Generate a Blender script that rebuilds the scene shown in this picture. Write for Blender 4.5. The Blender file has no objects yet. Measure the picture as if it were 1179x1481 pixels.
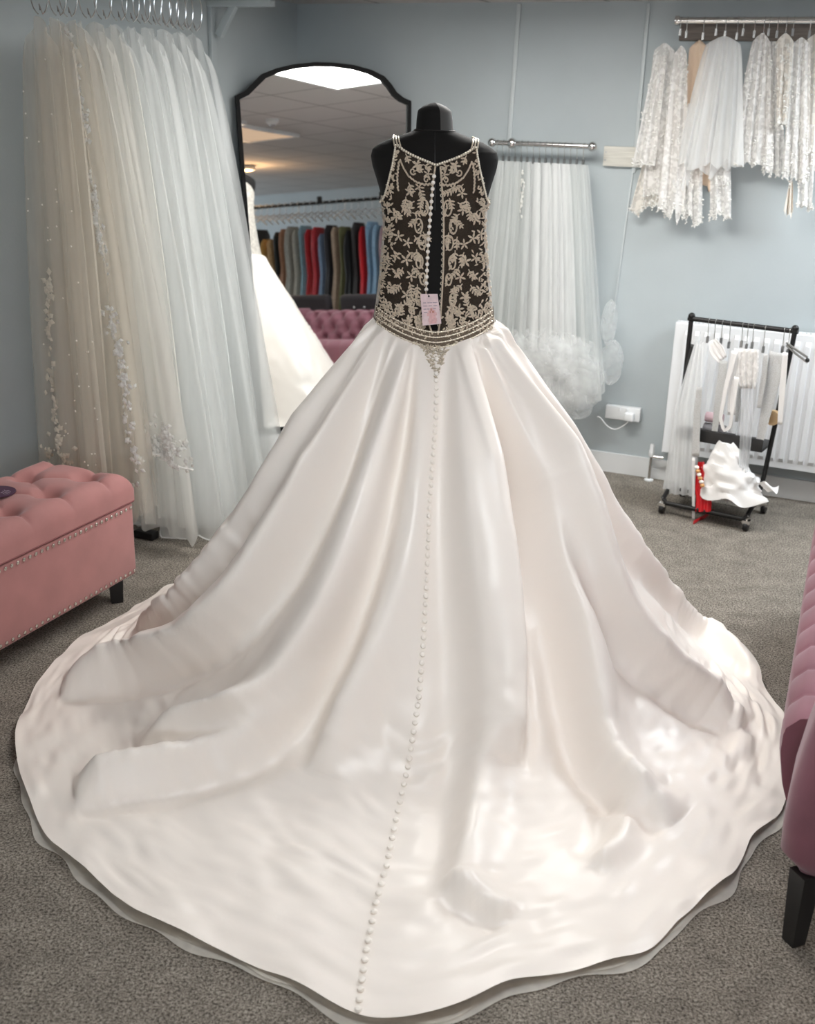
import bpy, bmesh, math, random
import numpy as np
from mathutils import Vector, Matrix
from mathutils.bvhtree import BVHTree
PI = math.pi
col = bpy.context.scene.collection
random.seed(7); rng = np.random.default_rng(7)
# ---------------------------------------------------------------- camera maths (1179 x 1481 frame)
W, H, FPX = 1179.0, 1481.0, 1600.0
TH, PH, CH = math.radians(20), math.radians(1.7), 1.8
CAM = np.array([0, 0, CH])
Fv = np.array([0, math.cos(TH), -math.sin(TH)])
R0 = np.array([1.0, 0, 0]); U0 = np.array([0, math.sin(TH), math.cos(TH)])
Rv = R0*math.cos(PH)+U0*math.sin(PH); Uv = U0*math.cos(PH)-R0*math.sin(PH)
def ray(x, y):
    d = Fv*FPX+Rv*(x-W/2)-Uv*(y-H/2); return d/np.linalg.norm(d)
def at_z(x, y, z=0.0):
    d = ray(x, y); return CAM+d*((z-CH)/d[2])
def at_plane(x, y, p0, n):
    d = ray(x, y); return CAM+d*(((np.array(p0)-CAM)@n)/(d@n))
# room frame: a runs along the back wall to the right, b out of the back wall towards the viewer
K = np.array([-.664, 6.425, 0]); DA = np.array([.9205, -.3907, 0]); DB = np.array([-.3907, -.9205, 0]); DZ = np.array([0, 0, 1.0])
ROOMROT = math.atan2(DA[1], DA[0])
def room(a, b, z=0.0): return K+DA*a+DB*b+DZ*z
def toroom(p):
    v = np.array(p)-K; return float(v@DA), float(v@DB), float(p[2])
def at_b(x, y, b):  # on a plane parallel to the back wall
    return at_plane(x, y, room(0, b), DB)
CEIL = 2.307

# ---------------------------------------------------------------- objects
MATS = {}
def thing(name, label, cat, loc=(0, 0, 0), rotz=0.0, group=None):
    o = bpy.data.objects.new(name, None); col.objects.link(o)
    o.location = Vector(loc); o.rotation_euler = (0, 0, rotz); o.empty_display_size = .05
    o['label'] = label; o['category'] = cat
    if group: o['group'] = group
    MATS[o.name] = Matrix.Translation(Vector(loc)) @ Matrix.Rotation(rotz, 4, 'Z')
    return o
def tag(o, label, cat, group=None):
    o['label'] = label; o['category'] = cat
    if group: o['group'] = group
    return o
class MB:
    def __init__(s): s.v = []; s.f = []
    def add(s, vs, fs):
        n = len(s.v); s.v.extend([tuple(map(float, p)) for p in vs]); s.f.extend([tuple(n+i for i in f) for f in fs]); return s
    def grid(s, P, closed_u=False):
        P = np.asarray(P); nu, nv = P.shape[:2]; n = len(s.v)
        s.v.extend(map(tuple, P.reshape(-1, 3).tolist()))
        for i in range(nu if closed_u else nu-1):
            i2 = (i+1) % nu
            for j in range(nv-1):
                s.f.append((n+i*nv+j, n+i2*nv+j, n+i2*nv+j+1, n+i*nv+j+1))
        return s
    def box(s, c, ax, size):
        c = np.array(c, float); ex, ey, ez = [np.array(a, float)*(k/2) for a, k in zip(ax, size)]
        vs = [c+sx*ex+sy*ey+sz*ez for sx in (-1, 1) for sy in (-1, 1) for sz in (-1, 1)]
        return s.add(vs, [(0, 1, 3, 2), (4, 6, 7, 5), (0, 4, 5, 1), (2, 3, 7, 6), (0, 2, 6, 4), (1, 5, 7, 3)])
    def rbox(s, c, ax, size, r=.02, seg=3):
        bm = bmesh.new(); bmesh.ops.create_cube(bm, size=1)
        for v in bm.verts: v.co = Vector([v.co[i]*size[i] for i in range(3)])
        bmesh.ops.bevel(bm, geom=bm.edges[:], offset=r, segments=seg, profile=.5, affect='EDGES')
        bm.verts.index_update()
        c = np.array(c, float); A = np.array(ax, float)
        vs = [c+v.co[0]*A[0]+v.co[1]*A[1]+v.co[2]*A[2] for v in bm.verts]
        fs = [tuple(v.index for v in f.verts) for f in bm.faces]; bm.free()
        return s.add(vs, fs)
    def tube(s, pts, r, n=8, closed=False, caps=True):
        P = [np.array(p, float) for p in pts]; m = len(P)
        rs = [r]*m if np.isscalar(r) else list(r)
        T = []
        for i in range(m):
            a = P[(i-1) % m] if (closed or i > 0) else P[i]; b = P[(i+1) % m] if (closed or i < m-1) else P[i]
            t = b-a; l = np.linalg.norm(t); T.append(t/l if l > 1e-9 else np.array([0, 0, 1.0]))
        up = np.array([0, 0, 1.0]) if abs(T[0][2]) < .9 else np.array([1.0, 0, 0])
        u = np.cross(T[0], up); u /= np.linalg.norm(u); base = len(s.v)
        for i in range(m):
            u = u-T[i]*(u@T[i]); l = np.linalg.norm(u); u = u/l if l > 1e-9 else np.cross(T[i], [.3, .5, .8]); w = np.cross(T[i], u)
            for k in range(n):
                q = P[i]+rs[i]*(u*math.cos(2*PI*k/n)+w*math.sin(2*PI*k/n)); s.v.append(tuple(q.tolist()))
        for i in range(m if closed else m-1):
            i2 = (i+1) % m
            for k in range(n):
                k2 = (k+1) % n; s.f.append((base+i*n+k, base+i*n+k2, base+i2*n+k2, base+i2*n+k))
        if caps and not closed:
            s.f.append(tuple(base+k for k in range(n))[::-1]); s.f.append(tuple(base+(m-1)*n+k for k in range(n)))
        return s
    def lathe(s, prof, n=16, c=(0, 0, 0), ax=None):
        c = np.array(c, float); A = np.eye(3) if ax is None else np.array(ax, float); base = len(s.v); m = len(prof)
        for r, z in prof:
            for k in range(n):
                a = 2*PI*k/n; s.v.append(tuple((c+A[0]*r*math.cos(a)+A[1]*r*math.sin(a)+A[2]*z).tolist()))
        for i in range(m-1):
            for k in range(n):
                k2 = (k+1) % n; s.f.append((base+i*n+k, base+i*n+k2, base+(i+1)*n+k2, base+(i+1)*n+k))
        if prof[0][0] > 1e-5: s.f.append(tuple(base+k for k in range(n))[::-1])
        if prof[-1][0] > 1e-5: s.f.append(tuple(base+(m-1)*n+k for k in range(n)))
        return s
    def ball(s, c, r, n=10, ax=None, sc=(1, 1, 1)):
        m = max(4, n//2+1)
        pr = [(max(1e-6, r*math.sin(PI*i/m)), -r*math.cos(PI*i/m)) for i in range(m+1)]
        A = (np.eye(3) if ax is None else np.array(ax, float))*np.array(sc)[:, None]
        return s.lathe(pr, n, c, A)
    def build(s, name, mat, parent=None, smooth=True, angle=40, solid=0, recalc=True, local=False):
        me = bpy.data.meshes.new(name)
        vs = s.v
        if parent is not None and not local:
            o = parent
            while o is not None and o.name not in MATS: o = o.parent
            Mi = MATS[o.name].inverted() if o is not None else Matrix()
            A = np.array(vs) if len(vs) else np.zeros((0, 3)); M3 = np.array(Mi.to_3x3()); t = np.array(Mi.translation)
            vs = (A@M3.T+t).tolist()
        me.from_pydata(vs, [], s.f)
        if recalc:
            bm = bmesh.new(); bm.from_mesh(me); bmesh.ops.recalc_face_normals(bm, faces=bm.faces[:]); bm.to_mesh(me); bm.free()
        if smooth:
            me.polygons.foreach_set('use_smooth', [True]*len(me.polygons))
            if angle < 180: me.set_sharp_from_angle(angle=math.radians(angle))
        me.materials.append(mat); me.update()
        o = bpy.data.objects.new(name, me); col.objects.link(o)
        if parent is not None: o.parent = parent
        if solid:
            md = o.modifiers.new('thickness', 'SOLIDIFY'); md.thickness = solid; md.offset = 0
        return o
def struct(name, mb, mat, **k):
    o = mb.build(name, mat, **k); o['kind'] = 'structure'; return o
def dup(root, loc, rotz=None, label=None, group=None):
    r = root.copy(); col.objects.link(r); r.location = Vector(loc)
    if rotz is not None: r.rotation_euler = (0, 0, rotz)
    if label: r['label'] = label
    if group: r['group'] = group
    for ch in list(root.children):
        c = ch.copy(); col.objects.link(c); c.parent = r
        for g in list(ch.children):
            d = g.copy(); col.objects.link(d); d.parent = c
    return r

# ---------------------------------------------------------------- materials
def mat(name, base, rough=.5, metal=0.0, noise=0.0, nscale=20.0, bump=0.0, bscale=200.0, sheen=0.0, coat=0.0, stretch=None, spec=None, emit=None):
    m = bpy.data.materials.new(name); m.use_nodes = True; nt = m.node_tree; N = nt.nodes; L = nt.links
    b = N['Principled BSDF']; b.inputs['Base Color'].default_value = (*base, 1); b.inputs['Roughness'].default_value = rough; b.inputs['Metallic'].default_value = metal
    if sheen: b.inputs['Sheen Weight'].default_value = sheen
    if coat: b.inputs['Coat Weight'].default_value = coat
    if spec is not None: b.inputs['Specular IOR Level'].default_value = spec
    if emit: b.inputs['Emission Color'].default_value = (*emit[0], 1); b.inputs['Emission Strength'].default_value = emit[1]
    tc = N.new('ShaderNodeTexCoord'); vec = tc.outputs['Object']
    if stretch:
        mp = N.new('ShaderNodeMapping'); mp.inputs['Scale'].default_value = stretch; L.new(vec, mp.inputs['Vector']); vec = mp.outputs['Vector']
    if noise:
        n = N.new('ShaderNodeTexNoise'); n.inputs['Scale'].default_value = nscale; n.inputs['Detail'].default_value = 5; L.new(vec, n.inputs['Vector'])
        cr = N.new('ShaderNodeValToRGB'); cr.color_ramp.elements[0].position = .3; cr.color_ramp.elements[1].position = .7
        cr.color_ramp.elements[0].color = (*[c*(1-noise) for c in base], 1); cr.color_ramp.elements[1].color = (*[min(1, c*(1+noise)) for c in base], 1)
        L.new(n.outputs['Fac'], cr.inputs['Fac']); L.new(cr.outputs['Color'], b.inputs['Base Color'])
    if bump:
        n2 = N.new('ShaderNodeTexNoise'); n2.inputs['Scale'].default_value = bscale; n2.inputs['Detail'].default_value = 4; L.new(vec, n2.inputs['Vector'])
        bp = N.new('ShaderNodeBump'); bp.inputs['Strength'].default_value = bump; bp.inputs['Distance'].default_value = .01
        L.new(n2.outputs['Fac'], bp.inputs['Height']); L.new(bp.outputs['Normal'], b.inputs['Normal'])
    return m
def tulle(name, base, alpha=.4, var=.25, stretch=(45, 45, 1.2), trans=.45):
    """fine netting: part see-through, part diffuse and translucent, with soft hanging streaks"""
    m = bpy.data.materials.new(name); m.use_nodes = True; nt = m.node_tree; N = nt.nodes; L = nt.links
    out = N['Material Output']; N.remove(N['Principled BSDF'])
    d = N.new('ShaderNodeBsdfDiffuse'); d.inputs['Color'].default_value = (*base, 1)
    t = N.new('ShaderNodeBsdfTranslucent'); t.inputs['Color'].default_value = (*base, 1)
    mx = N.new('ShaderNodeMixShader'); mx.inputs[0].default_value = trans; L.new(d.outputs[0], mx.inputs[1]); L.new(t.outputs[0], mx.inputs[2])
    tr = N.new('ShaderNodeBsdfTransparent'); m2 = N.new('ShaderNodeMixShader')
    tc = N.new('ShaderNodeTexCoord'); mp = N.new('ShaderNodeMapping'); mp.inputs['Scale'].default_value = stretch
    L.new(tc.outputs['Object'], mp.inputs['Vector']); n = N.new('ShaderNodeTexNoise'); n.inputs['Scale'].default_value = 1.0; n.inputs['Detail'].default_value = 4
    L.new(mp.outputs['Vector'], n.inputs['Vector'])
    mr = N.new('ShaderNodeMapRange'); mr.inputs['From Min'].default_value = .3; mr.inputs['From Max'].default_value = .7
    mr.inputs['To Min'].default_value = max(.02, alpha-var); mr.inputs['To Max'].default_value = min(1, alpha+var); L.new(n.outputs['Fac'], mr.inputs['Value'])
    L.new(mr.outputs['Result'], m2.inputs[0]); L.new(tr.outputs[0], m2.inputs[1]); L.new(mx.outputs[0], m2.inputs[2]); L.new(m2.outputs[0], out.inputs['Surface'])
    return m
def lace(name, base, scale=60, lo=.35, hi=1.0, thr=.42, ground=None):
    """embroidered net: opaque motifs on half see-through ground"""
    m = bpy.data.materials.new(name); m.use_nodes = True; nt = m.node_tree; N = nt.nodes; L = nt.links
    out = N['Material Output']; b = N['Principled BSDF']; b.inputs['Base Color'].default_value = (*base, 1); b.inputs['Roughness'].default_value = .75
    tc = N.new('ShaderNodeTexCoord'); n = N.new('ShaderNodeTexVoronoi'); n.inputs['Scale'].default_value = scale; n.feature = 'SMOOTH_F1'; L.new(tc.outputs['Object'], n.inputs['Vector'])
    n2 = N.new('ShaderNodeTexNoise'); n2.inputs['Scale'].default_value = scale*.45; n2.inputs['Detail'].default_value = 3; L.new(tc.outputs['Object'], n2.inputs['Vector'])
    ad = N.new('ShaderNodeMath'); ad.operation = 'ADD'; L.new(n.outputs['Distance'], ad.inputs[0]); L.new(n2.outputs['Fac'], ad.inputs[1])
    mr = N.new('ShaderNodeMapRange'); mr.inputs['From Min'].default_value = thr+.42; mr.inputs['From Max'].default_value = thr+.52
    mr.inputs['To Min'].default_value = hi; mr.inputs['To Max'].default_value = lo; L.new(ad.outputs[0], mr.inputs['Value'])
    bp = N.new('ShaderNodeBump'); bp.inputs['Strength'].default_value = .5; bp.inputs['Distance'].default_value = .004; L.new(mr.outputs['Result'], bp.inputs['Height']); L.new(bp.outputs['Normal'], b.inputs['Normal'])
    g = ground or tuple(c*.9 for c in base)
    cm = N.new('ShaderNodeMixRGB'); cm.inputs[1].default_value = (*g, 1); cm.inputs[2].default_value = (*base, 1); L.new(mr.outputs['Result'], cm.inputs[0]); L.new(cm.outputs[0], b.inputs['Base Color'])
    tr = N.new('ShaderNodeBsdfTransparent'); tl = N.new('ShaderNodeBsdfTranslucent'); tl.inputs['Color'].default_value = (*base, 1)
    m1 = N.new('ShaderNodeMixShader'); m1.inputs[0].default_value = .3; L.new(b.outputs[0], m1.inputs[1]); L.new(tl.outputs[0], m1.inputs[2])
    m2 = N.new('ShaderNodeMixShader'); L.new(mr.outputs['Result'], m2.inputs[0]); L.new(tr.outputs[0], m2.inputs[1]); L.new(m1.outputs[0], m2.inputs[2]); L.new(m2.outputs[0], out.inputs['Surface'])
    return m
def emission(name, c, s):
    m = bpy.data.materials.new(name); m.use_nodes = True; N = m.node_tree.nodes; N.remove(N['Principled BSDF'])
    e = N.new('ShaderNodeEmission'); e.inputs[0].default_value = (*c, 1); e.inputs[1].default_value = s; m.node_tree.links.new(e.outputs[0], N['Material Output'].inputs['Surface']); return m

M_wall = mat('wall_paint', (.44, .485, .50), .7, noise=.04, nscale=2.5, bump=.05, bscale=90)
M_white = mat('white_gloss_paint', (.78, .79, .79), .4)
M_chrome = mat('chrome', (.72, .71, .70), .18, 1.0)
M_steel = mat('dull_steel', (.5, .5, .5), .35, 1.0)
M_trunk = mat('trunking_paint', (.53, .57, .58), .5)
M_clip = mat('clip_steel', (.28, .28, .28), .35, 1.0)
M_black = mat('black_metal', (.010, .009, .009), .4, spec=.35)
M_blackwood = mat('black_wood', (.012, .011, .011), .5)
M_dummy = mat('black_jersey', (.0055, .0048, .0045), .8, bump=.15, bscale=900, sheen=.04, spec=.25)
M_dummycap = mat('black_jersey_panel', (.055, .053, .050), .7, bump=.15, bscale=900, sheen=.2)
M_satin = mat('ivory_satin', (.89, .822, .76), .34, bump=.16, bscale=11, spec=.45, stretch=(1, 1, .5))
M_lacegold = mat('beaded_lace', (.66, .55, .425), .55, noise=.18, nscale=150, bump=.5, bscale=700)
M_beads = mat('silver_beads', (.64, .555, .44), .3, metal=.25, noise=.3, nscale=300)
M_button = mat('satin_button', (.89, .83, .76), .35)
M_pink = mat('pink_velvet', (.40, .172, .162), .75, noise=.08, nscale=9, sheen=.2, bump=.1, bscale=500)
M_pinkdark = mat('pink_piping', (.25, .09, .09), .8)
M_mauve = mat('mauve_velvet', (.235, .085, .112), .7, noise=.14, nscale=7, sheen=.25, bump=.1, bscale=500)
M_nail = mat('nickel_nailhead', (.62, .57, .52), .25, 1.0)
M_wood = mat('whitewashed_pine', (.62, .60, .54), .7, noise=.14, nscale=3, stretch=(3, 3, 60))
M_brownwood = mat('brown_board', (.17, .14, .12), .7, noise=.2, nscale=4, stretch=(3, 3, 40))
M_tulle = tulle('ivory_tulle', (.88, .865, .82), .50, .12, (9, 9, .7))
M_tullew = tulle('white_tulle', (.90, .915, .905), .50, .12, (9, 9, .7))
M_tulleb = tulle('beige_tulle', (.80, .74, .65), .40, .12, (9, 9, .7))
M_tullefluff = tulle('fluffy_tulle', (.95, .955, .95), .74, .14, (10, 10, 2))
M_underlay = tulle('grey_netting', (.90, .86, .79), .92, .08, (30, 30, 30))
M_bodnet = tulle('nude_net', (.15, .11, .08), .40, .10, (120, 120, 120), .3)
M_puff = tulle('puffed_tulle', (.96, .965, .96), .26, .14, (9, 9, 9), .5)
M_applique = mat('white_lace_applique', (.84, .83, .79), .7, noise=.06, nscale=120)
M_appliqueb = mat('cream_lace_applique', (.70, .63, .52), .7, noise=.08, nscale=120)
M_lacew = lace('white_lace', (.92, .90, .875), 60, lo=.80, ground=(.85, .80, .74))
M_lacec = lace('cream_lace', (.90, .85, .78), 60, lo=.82, ground=(.80, .72, .63))
# ---------------------------------------------------------------- camera
EXPO, PA, PK, PC, PW, WL, PT = 0.07, 22, .62, 30, 8, 8, 11.5
cd = bpy.data.cameras.new('camera'); cam = bpy.data.objects.new('camera', cd); col.objects.link(cam)
Mx = Matrix(((Rv[0], Uv[0], -Fv[0], 0), (Rv[1], Uv[1], -Fv[1], 0), (Rv[2], Uv[2], -Fv[2], CH), (0, 0, 0, 1))); cam.matrix_world = Mx
cd.sensor_fit = 'HORIZONTAL'; cd.sensor_width = 36; cd.lens = 36*FPX/W; cd.clip_start = .05
cd.dof.use_dof = True; cd.dof.focus_distance = 3.4; cd.dof.aperture_fstop = 4.5
sc = bpy.context.scene; sc.camera = cam
sc.view_settings.view_transform = 'Standard'; sc.view_settings.look = 'None'; sc.view_settings.exposure = EXPO
sc.cycles.transparent_max_bounces = 24; sc.cycles.max_bounces = 8; sc.cycles.diffuse_bounces = 4; sc.cycles.caustics_reflective = False; sc.cycles.caustics_refractive = False
sc.cycles.sample_clamp_indirect = 6
wd = bpy.data.worlds.new('world'); sc.world = wd; wd.use_nodes = True; wd.node_tree.nodes['Background'].inputs[0].default_value = (.75, .85, 1, 1); wd.node_tree.nodes['Background'].inputs[1].default_value = .4

# ---------------------------------------------------------------- room shell
def slab(name, a0, a1, b0, b1, z0, z1, m):
    mb = MB(); mb.box(room((a0+a1)/2, (b0+b1)/2, (z0+z1)/2), (DA, DB, DZ), (a1-a0, b1-b0, z1-z0)); return struct(name, mb, m, smooth=False)
AX, BX = 8.5, 9.5
mc = bpy.data.materials.new('carpet'); mc.use_nodes = True
def carpet_nodes(m):
    nt = m.node_tree; N = nt.nodes; L = nt.links; b = N['Principled BSDF']; b.inputs['Roughness'].default_value = .95; b.inputs['Specular IOR Level'].default_value = .1
    tc = N.new('ShaderNodeTexCoord')
    def noise(s, d, rg=.6):
        n = N.new('ShaderNodeTexNoise'); n.inputs['Scale'].default_value = s; n.inputs['Detail'].default_value = d; n.inputs['Roughness'].default_value = rg; L.new(tc.outputs['Object'], n.inputs['Vector']); return n
    n1, n2, n3 = noise(150, 4, .85), noise(11, 6), noise(1.6, 3)
    cr = N.new('ShaderNodeValToRGB'); e = cr.color_ramp.elements; e[0].position = .39; e[0].color = (.052, .043, .034, 1); e[1].position = .62; e[1].color = (.50, .445, .38, 1)
    L.new(n1.outputs['Fac'], cr.inputs['Fac'])
    mx = N.new('ShaderNodeMixRGB'); mx.blend_type = 'MULTIPLY'; mx.inputs[0].default_value = .6
    c2 = N.new('ShaderNodeValToRGB'); c2.color_ramp.elements[0].position = .3; c2.color_ramp.elements[0].color = (.55, .55, .55, 1); c2.color_ramp.elements[1].position = .7; c2.color_ramp.elements[1].color = (1.2, 1.2, 1.2, 1)
    L.new(n2.outputs['Fac'], c2.inputs['Fac']); L.new(cr.outputs['Color'], mx.inputs[1]); L.new(c2.outputs['Color'], mx.inputs[2]); L.new(mx.outputs[0], b.inputs['Base Color'])
    bp = N.new('ShaderNodeBump'); bp.inputs['Strength'].default_value = .7; bp.inputs['Distance'].default_value = .008; L.new(n1.outputs['Fac'], bp.inputs['Height']); L.new(bp.outputs['Normal'], b.inputs['Normal'])
carpet_nodes(mc)
slab('floor', -.1, AX+.1, -.1, BX+.1, -.1, 0, mc)
slab('wall_back', -.1, AX+.1, -.1, 0, 0, CEIL, M_wall)
slab('wall_left', -.1, 0, 0, BX, 0, CEIL, M_wall)
slab('wall_right', AX, AX+.1, 0, BX, 0, CEIL, M_wall)
# front wall with a wide window opening
WA0, WA1, WZ0, WZ1 = 3.4, 7.4, .75, 2.1
fw = MB()
for a0, a1, z0, z1 in ((-.1, WA0, 0, CEIL), (WA1, AX+.1, 0, CEIL), (WA0, WA1, 0, WZ0), (WA0, WA1, WZ1, CEIL)):
    fw.box(room((a0+a1)/2, BX+.05, (z0+z1)/2), (DA, DB, DZ), (a1-a0, .1, z1-z0))
struct('wall_front', fw, M_wall, smooth=False)
wn = MB()
for a0, a1, z0, z1 in ((WA0, WA1, WZ0, WZ0+.06), (WA0, WA1, WZ1-.06, WZ1), (WA0, WA0+.06, WZ0, WZ1), (WA1-.06, WA1, WZ0, WZ1), (WA0+1.97, WA0+2.03, WZ0, WZ1)):
    wn.box(room((a0+a1)/2, BX+.03, (z0+z1)/2), (DA, DB, DZ), (a1-a0, .05, z1-z0))
win = struct('window_1', wn, M_white, smooth=False)
# suspended tile ceiling: 0.6 m grid aligned with the walls
mt = bpy.data.materials.new('ceiling_tile'); mt.use_nodes = True
def ceil_nodes(m):
    nt = m.node_tree; N = nt.nodes; L = nt.links; b = N['Principled BSDF']; b.inputs['Roughness'].default_value = .9
    tc = N.new('ShaderNodeTexCoord'); mp = N.new('ShaderNodeMapping'); mp.vector_type = 'POINT'
    mp.inputs['Rotation'].default_value = (0, 0, -ROOMROT); k = K; c, s_ = math.cos(-ROOMROT), math.sin(-ROOMROT)
    off = (-(c*k[0]-s_*k[1]), -(s_*k[0]+c*k[1])); mp.inputs['Location'].default_value = (off[0]-.48, off[1]+1.75, 0)
    L.new(tc.outputs['Object'], mp.inputs['Vector'])
    sp = N.new('ShaderNodeSeparateXYZ'); L.new(mp.outputs['Vector'], sp.inputs[0]); outs = []
    for ax in 'XY':
        d = N.new('ShaderNodeMath'); d.operation = 'PINGPONG'; d.inputs[1].default_value = .3; L.new(sp.outputs[ax], d.inputs[0])
        g = N.new('ShaderNodeMath'); g.operation = 'LESS_THAN'; g.inputs[1].default_value = .010; L.new(d.outputs[0], g.inputs[0]); outs.append(g)
    mxm = N.new('ShaderNodeMath'); mxm.operation = 'MAXIMUM'; L.new(outs[0].outputs[0], mxm.inputs[0]); L.new(outs[1].outputs[0], mxm.inputs[1])
    cm = N.new('ShaderNodeMixRGB'); cm.inputs[1].default_value = (.60, .575, .555, 1); cm.inputs[2].default_value = (.33, .31, .30, 1); L.new(mxm.outputs[0], cm.inputs[0]); L.new(cm.outputs[0], b.inputs['Base Color'])
ceil_nodes(mt)
slab('ceiling', -.1, AX+.1, -.1, BX+.1, CEIL, CEIL+.1, mt)
slab('baseboard_back', .0, AX, 0, .016, 0, .105, M_white)
slab('baseboard_left', 0, .016, .016, BX, 0, .105, M_white)
def wall_strip(name, p0, p1, w=.022, d=.012):
    A = at_b(*p0, .0); B = at_b(*p1, .0); v = B-A; l = np.linalg.norm(v); v /= l; s_ = np.cross(v, DB)
    mb = MB(); mb.rbox((A+B)/2+DB*(d/2+.0005), (s_, DB, v), (w, d, l), r=.003, seg=2); return struct(name, mb, M_trunk)
wall_strip('trim_1', (752, 6), (728, 330))
wall_strip('trim_2', (939, 5), (917, 250), w=.018)
wall_strip('trim_3', (916, 246), (886, 470), w=.009, d=.008)

# ---------------------------------------------------------------- lights: the mirrored ceiling panel, added panels and window daylight
M_panel = emission('lit_diffuser', (1.0, .985, .95), PA)
M_warmfill = emission('warm_fill_diffuser', (1.0, .84, .64), PW)
M_trainfill = emission('train_fill_diffuser', (.92, .965, 1.0), PT); M_tileglow = emission('tile_glow', (1.0, .70, .48), PK); M_coolfill = emission('cool_fill_diffuser', (.90, .96, 1.0), PC)  # diffusers of the added panels and of the imitated lit tile
M_sky = emission('window_daylight', (.80, .90, 1.0), 7.0)
M_glow = emission('warm_bulb', (1.0, .62, .28), 30.0)
def panel(a0, b0, a1, b1, label, m):
    t = thing('ceiling_light', label, 'ceiling light', room((a0+a1)/2, (b0+b1)/2, CEIL-.03), 0, 'flat panels in the tiled ceiling')
    f = MB(); w = .025
    for x0, x1, y0, y1 in ((a0, a1, b0, b0+w), (a0, a1, b1-w, b1), (a0, a0+w, b0+w, b1-w), (a1-w, a1, b0+w, b1-w)):
        f.box(room((x0+x1)/2, (y0+y1)/2, CEIL-.016), (DA, DB, DZ), (x1-x0, y1-y0, .03))
    f.build('frame', M_white, t, smooth=False)
    g = MB(); g.box(room((a0+a1)/2, (b0+b1)/2, CEIL-.014), (DA, DB, DZ), (a1-a0-2*w, b1-b0-2*w, .02)); g.build('diffuser', m, t, smooth=False)
    return t
panel(1.08, 1.15, 2.28, 1.75, 'rectangular lit ceiling panel seen at the top of the mirror', M_panel)
panel(3.15, 3.42, 3.95, 4.02, 'glowing rectangle imitating a warmly lit ceiling tile near the mauve sofa', M_tileglow)  # faint glow stands in for warm light falling on a tile
panel(2.2, 3.3, 3.1, 4.1, 'added ceiling panel brightening the spread train', M_trainfill)  # unseen panel added to brighten the train
panel(1.7, 6.35, 2.9, 6.95, 'added warm fill panel in the ceiling behind the photographer', M_warmfill)  # unseen panel added as warm fill from behind the camera
panel(3.3, .45, 4.5, 1.05, 'added cool fill panel in the ceiling right of the black rolling rack', M_coolfill)  # added outside the mirror's view to light the back wall and gown
mb = MB(); mb.box(room((WA0+WA1)/2, BX+.09, (WZ0+WZ1)/2), (DA, DB, DZ), (WA1-WA0, .01, WZ1-WZ0)); mb.build('pane', M_sky, win, smooth=False)
def area(name, loc, target, sx, sy, power, color):
    l = bpy.data.lights.new(name, 'AREA'); l.shape = 'RECTANGLE'; l.size = sx; l.size_y = sy; l.energy = power; l.color = color
    o = bpy.data.objects.new(name, l); col.objects.link(o); o.location = Vector(loc)
    o.rotation_euler = (Vector(target)-Vector(loc)).to_track_quat('-Z', 'Y').to_euler(); return o
area('window_daylight_lamp', room(4.5, BX-.1, 1.45), room(1.8, 1.5, .7), 3.0, 1.3, WL, (.84, .92, 1.0))
# warm downlight further down the shop
t = thing('downlight', 'small warm glowing downlight in the ceiling, seen low at the mirror\'s left side', 'downlight', room(5.50, 5.45, CEIL-.05))
MB().lathe([(.11, 0), (.11, .03), (.09, .05)], 24, room(5.50, 5.45, CEIL-.051)).build('rim', M_white, t)
MB().lathe([(.0001, -.004), (.06, -.003), (.09, 0)], 24, room(5.50, 5.45, CEIL-.05)).build('bulb', M_glow, t)
l = bpy.data.lights.new('downlight_lamp', 'POINT'); l.energy = 14; l.color = (1, .6, .3); l.shadow_soft_size = 0
o = bpy.data.objects.new('downlight_lamp', l); col.objects.link(o); o.location = Vector(room(5.50, 5.45, CEIL-.22))
t = thing('smoke_detector', 'round white smoke detector on the ceiling, seen in the mirror', 'smoke detector', room(3.14, 3.06, CEIL-.045))
MB().lathe([(.055, .045), (.055, .02), (.045, .012), (.03, .0), (.0001, -.002)], 20, room(3.14, 3.06, CEIL-.046)).build('housing', M_white, t)
MB().lathe([(.025, .004), (.025, -.012), (.0001, -.014)], 14, room(3.14, 3.06, CEIL-.046)).build('sensor_cap', M_steel, t)

# ---------------------------------------------------------------- arched mirror leaning in the corner, on a white plinth
AZ, BE = math.radians(72.9), math.radians(4.6)
mr = np.array([math.sin(AZ), math.cos(AZ), 0]); n0 = np.array([mr[1], -mr[0], 0]); MN = n0*math.cos(BE)+DZ*math.sin(BE); MU = -n0*math.sin(BE)+DZ*math.cos(BE)
MB0 = at_plane(378, 622, at_z(378, 668), n0)
def mir(x, y):
    p = at_plane(x, y, MB0, MN)-MB0; return float(p@mr), float(p@MU)
edge = [(342, 141), (356, 134), (368, 122), (380, 110), (400, 102), (425, 96), (455, 93), (480, 93.5), (510, 97), (535, 104), (553, 113), (563, 124), (571, 136), (581, 144), (592, 149)]
out = [mir(*p) for p in edge]
xl, xr = .0, out[-1][0]
# symmetrise a little: frame outline in mirror plane coordinates
out[0] = (min(out[0][0], .0), out[0][1])
poly = [(0.0, 0.0)]+out+[(xr-.01, 0.0)]
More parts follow.
